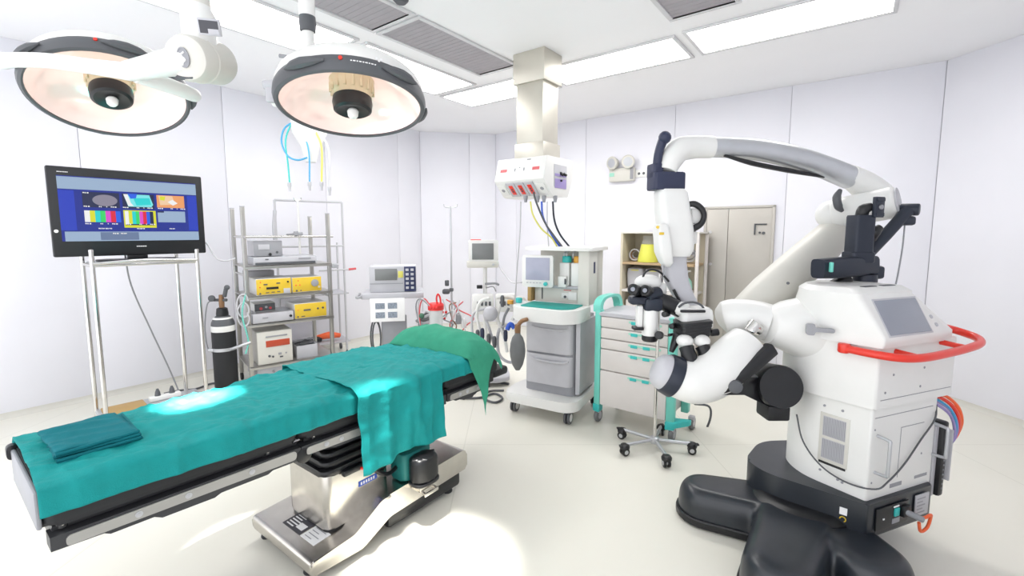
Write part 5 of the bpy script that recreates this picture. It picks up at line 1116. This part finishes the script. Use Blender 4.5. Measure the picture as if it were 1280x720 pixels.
A().prism(round_poly([(-.47, -.06, .03), (-.08, -.09, .06), (.01, -.02, .05), (.01, .22, .02), (-.47, .22, .02)], .04, 5), .955, .962, .002).build('desk_mat', m.greencl, am, label='turquoise desk mat')
# upper housing
q = A(); q.b2(-.5, .06, .42, .6, .95, 1.43, .01); q.b2(-.045, .06, .22, .6, .95, 1.43, .012); q.b2(-.5, -.05, .3, .45, .95, 1.10, .01); q.build('back_housing', m.offw, am)
q = A(); q.prism(round_poly([(-.54, .16, .03), (.10, .16, .03), (.10, .64, .04), (-.54, .64, .04)], .03, 4), 1.43, 1.462, .008); q.build('top_shelf', m.white, am)
A().b2(.0595, .064, .33, .37, 1.23, 1.33, .002).build('side_switch', m.dblue, am)
A().b2(-.5, -.05, .27, .32, 1.085, 1.11, .006).build('module_shelf', m.lgrey, am)
sc = frame(*(AM @ V((-.40, .18, 0)))[:2], -18)
q = MB(sc); q.prism(round_poly(rect(-.15, 1.10, .135, 1.385), .018, 4), -.025, .035, .008, M=XZ); q.build('screen_case', m.white, am)
MB(sc).b2(-.115, .105, -.031, -.022, 1.165, 1.365, .002).build('screen', m.lcd, am)
q = MB(sc)
for i in range(5): q.box((-.1 + i * .03, -.028, 1.14), (.018, .008, .008), .001)
q.build('screen_keys', m.lgrey, am)
MB(sc).cyl((.07, -.02, 1.132), (.07, -.05, 1.132), .018, 18, .004).build('dial', m.mintd, am)
for (x, mt_) in ((-.195, m.mintd), (-.085, m.amber)):
    q = A(); q.b2(x - .05, x + .045, .28, .4, 1.11, 1.32, .01); q.build('vaporizer', m.white, am)
    A().lathe([(0, 0), (.042, 0), (.045, .01), (.042, .05), (.036, .058), (0, .058)], 24, Matrix.Translation((x, .34, 1.32))).build('vaporizer_dial', mt_, am)
A().b2(-.24, -.16, .235, .29, 1.10, 1.20, .008).build('flow_module', m.white, am)
A().b2(-.175, -.16, .23, .24, 1.13, 1.18, .002).build('module_window', m.label, am)
A().b2(-.06, -.045, .30, .36, 1.17, 1.27, .003).build('blue_gauge', m.dblue, am)
for x in (-.215, -.19, -.13): A().tube([(x, .33, 1.36), (x + .01, .30, 1.40), (x + .01, .36, 1.43)], .008, 8, 3).build('pipe', m.cable, am)
q = A(); q.box((-.19, .296, 1.02), (.07, .006, .05), .002); q.box((-.12, .296, 1.02), (.08, .006, .07), .002); q.mi = 1; q.box((-.17, .296, 1.07), (.07, .006, .006)); q.mi = 2; q.box((-.42, .296, 1.03), (.008, .008, .11)); q.cyl((-.19, .295, 1.01), (-.19, .285, 1.01), .012); q.cyl((-.05, .295, 1.03), (-.05, .285, 1.03), .010)
q.build('gauge_panel', [m.white, m.pinkr, m.dgrey], am)
A().b2(-.545, -.505, .24, .40, .955, 1.10, .004).build('soda_canister', m.wood, am, label='brown canister')
A().cyl((-.56, .1, .955), (-.56, .1, 1.0), .03, 16, .006).build('turquoise_knob', m.mintd, am)
bgp = at(647, 438, 3.72)
bg = thing('breathing_bag', 'dark grey rubber breathing bag hanging left of the drawers', 'breathing bag', bgp)
MB(Matrix.Translation(bgp)).lathe([(0, -.17), (.02, -.165), (.045, -.12), (.062, -.05), (.066, 0), (.06, .06), (.045, .11), (.026, .135), (.022, .16), (0, .16)], 24).build('bladder', m.bagrub, bg)
MB(Matrix.Translation(bgp)).lathe([(0, .15), (.024, .15), (.026, .20), (.02, .22), (0, .22)], 16).tube([(0, 0, .2), (.03, .02, .24), (.08, .06, .25)], .018, 10, 3).build('neck', m.copper, bg)

# ------------------------------------------------------------------ drawer cart with mint frame
CT = frame(.68, 3.72, -37); K = lambda: MB(CT); CW, CD = .67, .44
ct = thing('drawer_cart', 'beige medical drawer cart with mint green corner frames and handle', 'drawer cart', CT @ Matrix.Translation((CW / 2, CD / 2, 0)))
K().b2(.06, CW - .06, .02, CD - .02, .155, .915, .006).build('carcass', m.beige, ct)
K().prism(round_poly(rect(.03, -.01, CW - .03, CD), .03, 4), .915, .945, .008).build('top', m.lgrey, ct)
DZ = [(.17, .462), (.470, .640), (.648, .726), (.734, .818), (.826, .910)]
for i, (z0, z1) in enumerate(DZ):
    d = K().b2(.062, CW - .062, -.004, .03, z0, z1, .005).build('drawer', m.beige, ct)
    K().b2(.30, .56, -.010, -.002, z1 - .030, z1 - .012, .004).build('drawer_grip', m.mint2, d)
    K().b2(.32, .375, -.014, -.008, z1 - .038, z1 - .014, .003).build('drawer_tag', m.mintd, d)
    K().b2(.42, .475, -.014, -.008, z1 - .038, z1 - .014, .003).build('drawer_tag', m.mintd, d)
for x in (0.0, CW):
    sg = 1 if x == 0 else -1
    q = K(); q.prism(round_poly([(x, .005, .015), (x + sg * .06, -.012, .015), (x + sg * .06, .06, .01), (x, .06, .015)], .012, 3), .115, .96, .006); q.build('corner_frame', m.mint, ct)
    q = K(); q.prism(round_poly([(x, CD - .07), (x + sg * .06, CD - .07), (x + sg * .06, CD), (x, CD)], .012, 3), .115, .96, .006); q.build('corner_frame', m.mint, ct)
    q = K(); q.prism(round_poly([(x - sg * .004, -.003), (x + sg * .062, -.02), (x + sg * .062, .064), (x - sg * .004, .064)], .014, 3), .10, .165, .008); q.build('frame_foot', m.mintd, ct)
q = K(); hp_ = [(.02, .02, .94), (.015, .03, 1.0), (.015, .09, 1.045), (.015, .22, 1.055), (.015, .35, 1.045), (.015, .41, 1.0), (.02, .42, .94)]
c_ = catmull(hp_, 5); q.loft([[V((p.x + dx, p.y, p.z)) + V((0, (p.y - .22) * dr, dr * .16 if False else (p.z - .9) * dr * .5)) for (dx, dr) in ((-.03, -.16), (.035, -.16), (.035, .10), (-.03, .10))] for p in c_]); q.build('push_handle', m.mint, ct)
K().prism(round_poly([(CW - .05, -.01), (CW + .0, -.01), (CW + .09, .12), (CW + .09, .16), (CW - .05, .1)], .02, 3), .12, .16, .006).build('bumper', m.mintd, ct)
for (x, y) in ((.03, .03), (CW - .02, .03), (.05, CD - .04), (CW + .04, CD - .1)):
    w = K(); w.cyl((x - .017, y + .012, .055), (x + .017, y + .012, .055), .055, 24, .008); w.mi = 1; w.cyl((x - .019, y + .012, .055), (x + .019, y + .012, .055), .03, 16); w.box((x, y, .10), (.045, .05, .035), .008)
    w.build('castor', [m.bagrub, m.lgrey], ct)
MB().tube([at(868, 505, 3.62), at(886, 508, 3.62), at(888, 522, 3.62), at(880, 540, 3.62), at(869, 540, 3.6), at(866, 525, 3.6)], .009, 8, 6).build('cart_cable', m.dgrey, ct, label='dark cable loop')

# ------------------------------------------------------------------ wheeled drip stand in front of the cart
hub = onz(818, 549, .075); W5 = Matrix.Translation((hub.x, hub.y, 0))
ws = thing('drip_stand', 'chrome drip stand base with five castors, standing in front of the drawer cart', 'drip stand', W5)
MB(W5).tube([(0, 0, .06), (0, 0, 1.12)], .0125, 14).build('pole', m.chrome, ws)
MB(W5).tube([(0, 0, .6), (0, 0, 1.3)], .009, 12).build('inner_pole', m.chrome, ws)
MB(W5).lathe([(0, .05), (.032, .05), (.036, .06), (.034, .09), (.02, .10), (0, .10)], 20).build('hub', m.satin, ws)
for (px, py) in ((781, 569), (831, 581), (855, 566), (780, 549), (826, 544)):
    g_ = onz(px, py, .0); d_ = V((g_.x - hub.x, g_.y - hub.y, 0)); L_ = .26; d_ = d_.normalized(); e_ = V((0, 0, .075)) + d_ * L_
    MB(W5).tube([V((0, 0, .075)) + d_ * .02, e_ - d_ * .01], .013, 10).build('leg', m.satin, ws)
    cc = MB(W5); sd_ = V((-d_.y, d_.x, 0)); ctr = V((d_.x * L_, d_.y * L_, .030)) + sd_ * .0
    cc.cyl(ctr - sd_ * .024, ctr - sd_ * .006, .03, 18, .005); cc.cyl(ctr + sd_ * .006, ctr + sd_ * .024, .03, 18, .005); cc.mi = 1; cc.cyl(ctr - sd_ * .0245, ctr + sd_ * .0245, .016, 14); cc.mi = 0
    cc.lathe([(0, .05), (.034, .052), (.036, .068), (.028, .082), (.012, .088), (0, .088)], 18, Matrix.Translation(V((d_.x * L_, d_.y * L_, 0)))); cc.box(ctr + V((0, 0, .045)) + d_ * .03, (.03, .03, .012), .004)
    cc.build('castor', [m.black, m.satin], ws)

# ------------------------------------------------------------------ glass fronted supply shelf against the back wall
SHF = lambda: MB(ROOM); X0, X1s, YF, YB_ = -2.42, -1.46, 5.52, 5.95
sf = thing('supply_shelf', 'cream open shelf unit of supplies against the back wall beside the grey door', 'shelf unit', ROOM @ Matrix.Translation(((X0 + X1s) / 2, (YF + YB_) / 2, 0)))
zt = 1.57
q = SHF(); q.b2(X0, X0 + .03, YF, YB_, .06, zt, .004); q.build('side_panel', m.cream, sf)
q = SHF(); q.b2(X1s - .035, X1s, YF, YF + .035, .06, zt, .004); q.build('post', m.beige, sf)
q = SHF(); q.b2(X1s - .035, X1s, YB_ - .035, YB_, .06, zt, .004); q.build('post', m.beige, sf)
SHF().b2(X0, X1s, YB_ - .02, YB_, .06, zt).build('back_panel', m.cream, sf)
SHF().b2(X0, X1s, YF, YB_, zt, zt + .02, .004).build('top_panel', m.offw, sf)
for z in (1.21, .86, .5, .15): SHF().b2(X0 + .03, X1s - .05, YF - .005, YB_ - .02, z - .028, z, .003).build('shelf_board', m.tan if z > 1 else m.beige, sf)
for (x, y) in ((X0 + .04, YF + .04), (X1s - .04, YF + .04), (X0 + .04, YB_ - .04), (X1s - .04, YB_ - .04)): SHF().cyl((x, y, 0), (x, y, .065), .02, 10).build('foot', m.grey, sf)
def sput(name, lab, cat, x, y, z, fn, group=None):
    T = ROOM @ Matrix.Translation((x, y, z)); o = thing(name, lab, cat, T, group); fn(MB(T), o, T); return o
def coil(b, o, T):
    for i in range(3): MB(T).tube([( (.07 - .01 * i) * math.cos(k * PI / 10), -.02 + .025 * i, .085 + (.07 - .01 * i) * math.sin(k * PI / 10)) for k in range(20)], .010, 8, closed=True).build('loop', m.cable if i != 1 else m.copper, o)
sput('tubing_coil', 'coil of clear tubing on the top shelf beside the yellow flask', 'tubing', -2.30, 5.72, 1.211, coil)
def flask(b, o, T):
    MB(T).lathe([(0, .003), (.125, .003), (.13, .02), (.10, .15), (.085, .225), (0, .225)], 24).build('liquid', m.yliq, o); MB(T).lathe([(.13, .0), (.135, .02), (.09, .23), (.07, .28), (.07, .33), (.065, .33), (.065, .28), (.085, .23)], 24).build('flask', m.flaskg, o)
sput('yellow_flask', 'clear flask of bright yellow liquid on the top shelf', 'flask', -2.11, 5.66, 1.211, flask)
def whitebag(b, o, T):
    MB(T).loft([[V((x * s_, y * s_, z)) for (x, y) in round_poly(rect(-.11, -.08, .11, .08), .03, 4)] for (z, s_) in ((0, .8), (.05, .92), (.2, 1), (.26, .9), (.28, .4))]).build('bag', m.lgrey, o); MB(T).b2(-.05, .05, -.085, -.07, .235, .25, .002).build('tape', m.ytube, o)
sput('white_container', 'white bag with yellow tape on the second shelf, left of its twin', 'container', -2.265, 5.70, .861, whitebag)
sput('white_container', 'second white bag on the second shelf, behind the microscope eyepieces', 'container', -2.03, 5.70, .861, whitebag)
def wbox(b, o, T): MB(T).b2(-.1, .1, -.1, .1, 0, .2, .01).build('carton', m.paper, o); MB(T).b2(-.06, .06, -.104, -.098, .06, .14, .001).build('print', m.mint, o)
sput('carton', 'white carton with a mint print on the second shelf, right of the eyepieces', 'carton', -1.80, 5.72, .861, wbox)
def mask(b, o, T): MB(T).lathe([(0, .0), (.06, .0), (.072, .06), (.06, .14), (.03, .18), (0, .2)], 24).build('cup', m.mint2, o); MB(T).tube([(0, 0, .2), (.0, -.02, .25), (.05, -.02, .27)], .014, 8, 3).build('spout', m.white, o)
sput('mint_jar', 'round mint coloured jar on the second shelf near the grey door', 'jar', -1.62, 5.64, .861, mask)
def wires(b, o, T):
    for i in range(4): MB(T).tube([(.09 * math.cos(k * PI / 8), .03 * math.sin(k + i), .07 + .05 * i * .5 + .05 * math.sin(k * PI / 8)) for k in range(16)], .007, 6, closed=True).build('wire', m.gcable if i % 2 else m.cable, o)
sput('wire_bundle', 'pale wire bundle on the top shelf near the grey door', 'wire bundle', -1.63, 5.66, 1.215, wires)
def lowbox(b, o, T): MB(T).b2(-.14, .14, -.12, .12, 0, .22, .01).build('case', m.beige, o); MB(T).b2(-.05, .05, -.126, -.118, .1, .13, .002).build('grip', m.grey, o)
sput('beige_case', 'beige case on the third shelf, left half of the supply shelf', 'case', -2.22, 5.7, .501, lowbox); sput('beige_case', 'beige case on the third shelf, right half of the supply shelf', 'case', -1.75, 5.7, .501, lowbox)

# ------------------------------------------------------------------ twin emergency lamp on the wall
ew = onwall(781, 216, 6.05); et = (ROOM.inverted() @ ew).x; E_ = ROOM @ Matrix.Translation((et, 6.05, ew.z))
em_ = thing('emergency_light', 'white emergency light box with two round lamp heads on the back wall', 'emergency light', E_)
MB(E_).b2(-.20, .16, -.08, -.001, -.12, .06, .012).build('battery_box', m.offw, em_)
for x in (-.13, .09):
    T = E_ @ Matrix.Translation((x, -.10, .13)) @ basis((.25 if x > 0 else -.25, -1, -.1))
    MB(T).lathe([(0, -.06), (.06, -.055), (.085, .0), (.09, .03), (.082, .04), (0, .035)], 24).build('lamp_head', m.offw, em_); MB(T).lathe([(0, .03), (.06, .036), (.06, .042), (0, .046)], 24).build('lens', m.satin, em_)
    MB(E_).cyl((x, -.06, .05), (x, -.08, .12), .018, 10).build('swivel', m.lgrey, em_)
MB(E_).b2(.11, .155, -.085, -.078, -.10, .05, .003).build('side_strip', m.grey, em_); MB(E_).b2(-.19, -.12, -.085, -.078, -.05, .0, .003).build('mint_label', m.mint2, em_, label='pale mint label')
so = onwall(801, 217, 6.05); s_t = (ROOM.inverted() @ so).x; S2 = ROOM @ Matrix.Translation((s_t, 6.05, so.z))
sk_ = thing('wall_socket', 'small white wall socket with two dark holes beside the emergency light', 'wall socket', S2)
MB(S2).b2(-.07, .09, -.014, -.001, -.05, .05, .004).build('plate', m.white, sk_); MB(S2).cyl((-.02, -.0145, 0), (-.02, -.013, 0), .018).cyl((.045, -.0145, 0), (.045, -.013, 0), .018).build('holes', m.dgrey, sk_)
# cables on the floor by the head of the table
cord('floor_cable', [onz(575, 498, .012), onz(600, 497, .012), onz(618, 492, .012), onz(628, 498, .012), onz(618, 503, .012), onz(604, 497, .012), onz(612, 489, .012), onz(630, 488, .012)], .011, m.dgrey, 'dark cable looped on the floor between the table and the anaesthesia machine')
cord('floor_cable', [onz(565, 470, .012), onz(590, 474, .012), onz(612, 476, .012), onz(636, 480, .012)], .014, m.dgrey, 'dark cable lying straight on the floor behind the hanging green corner')
cord('floor_cable', [onz(205, 492, .012), onz(225, 488, .012), onz(245, 486, .012), onz(262, 480, .012), onz(275, 478, .012)], .010, m.dgrey, 'dark cable on the floor between the television stand and the gas cylinder')
# ------------------------------------------------------------------ camera, added fill light, view
cam = bpy.data.cameras.new('camera'); cam.sensor_width = 36; cam.lens = F / 1280 * 36; cam.shift_y = -(360 - PY) / 1280; cam.clip_start = .05
co = bpy.data.objects.new('camera', cam); C.objects.link(co); co.location = (0, 0, H); co.rotation_euler = (PI / 2 - PITCH, 0, 0)
bpy.context.scene.camera = co
w = bpy.data.worlds.new('ambient_fill'); bpy.context.scene.world = w; w.use_nodes = True  # even white fill, added to enter through the open side behind the camera
w.node_tree.nodes['Background'].inputs[0].default_value = (.96, .97, 1, 1); w.node_tree.nodes['Background'].inputs[1].default_value = WORLD
v = bpy.context.scene.view_settings; v.view_transform = 'Standard'; v.look = 'None'; v.exposure = EXPO; v.gamma = 1; v.use_curve_mapping = False
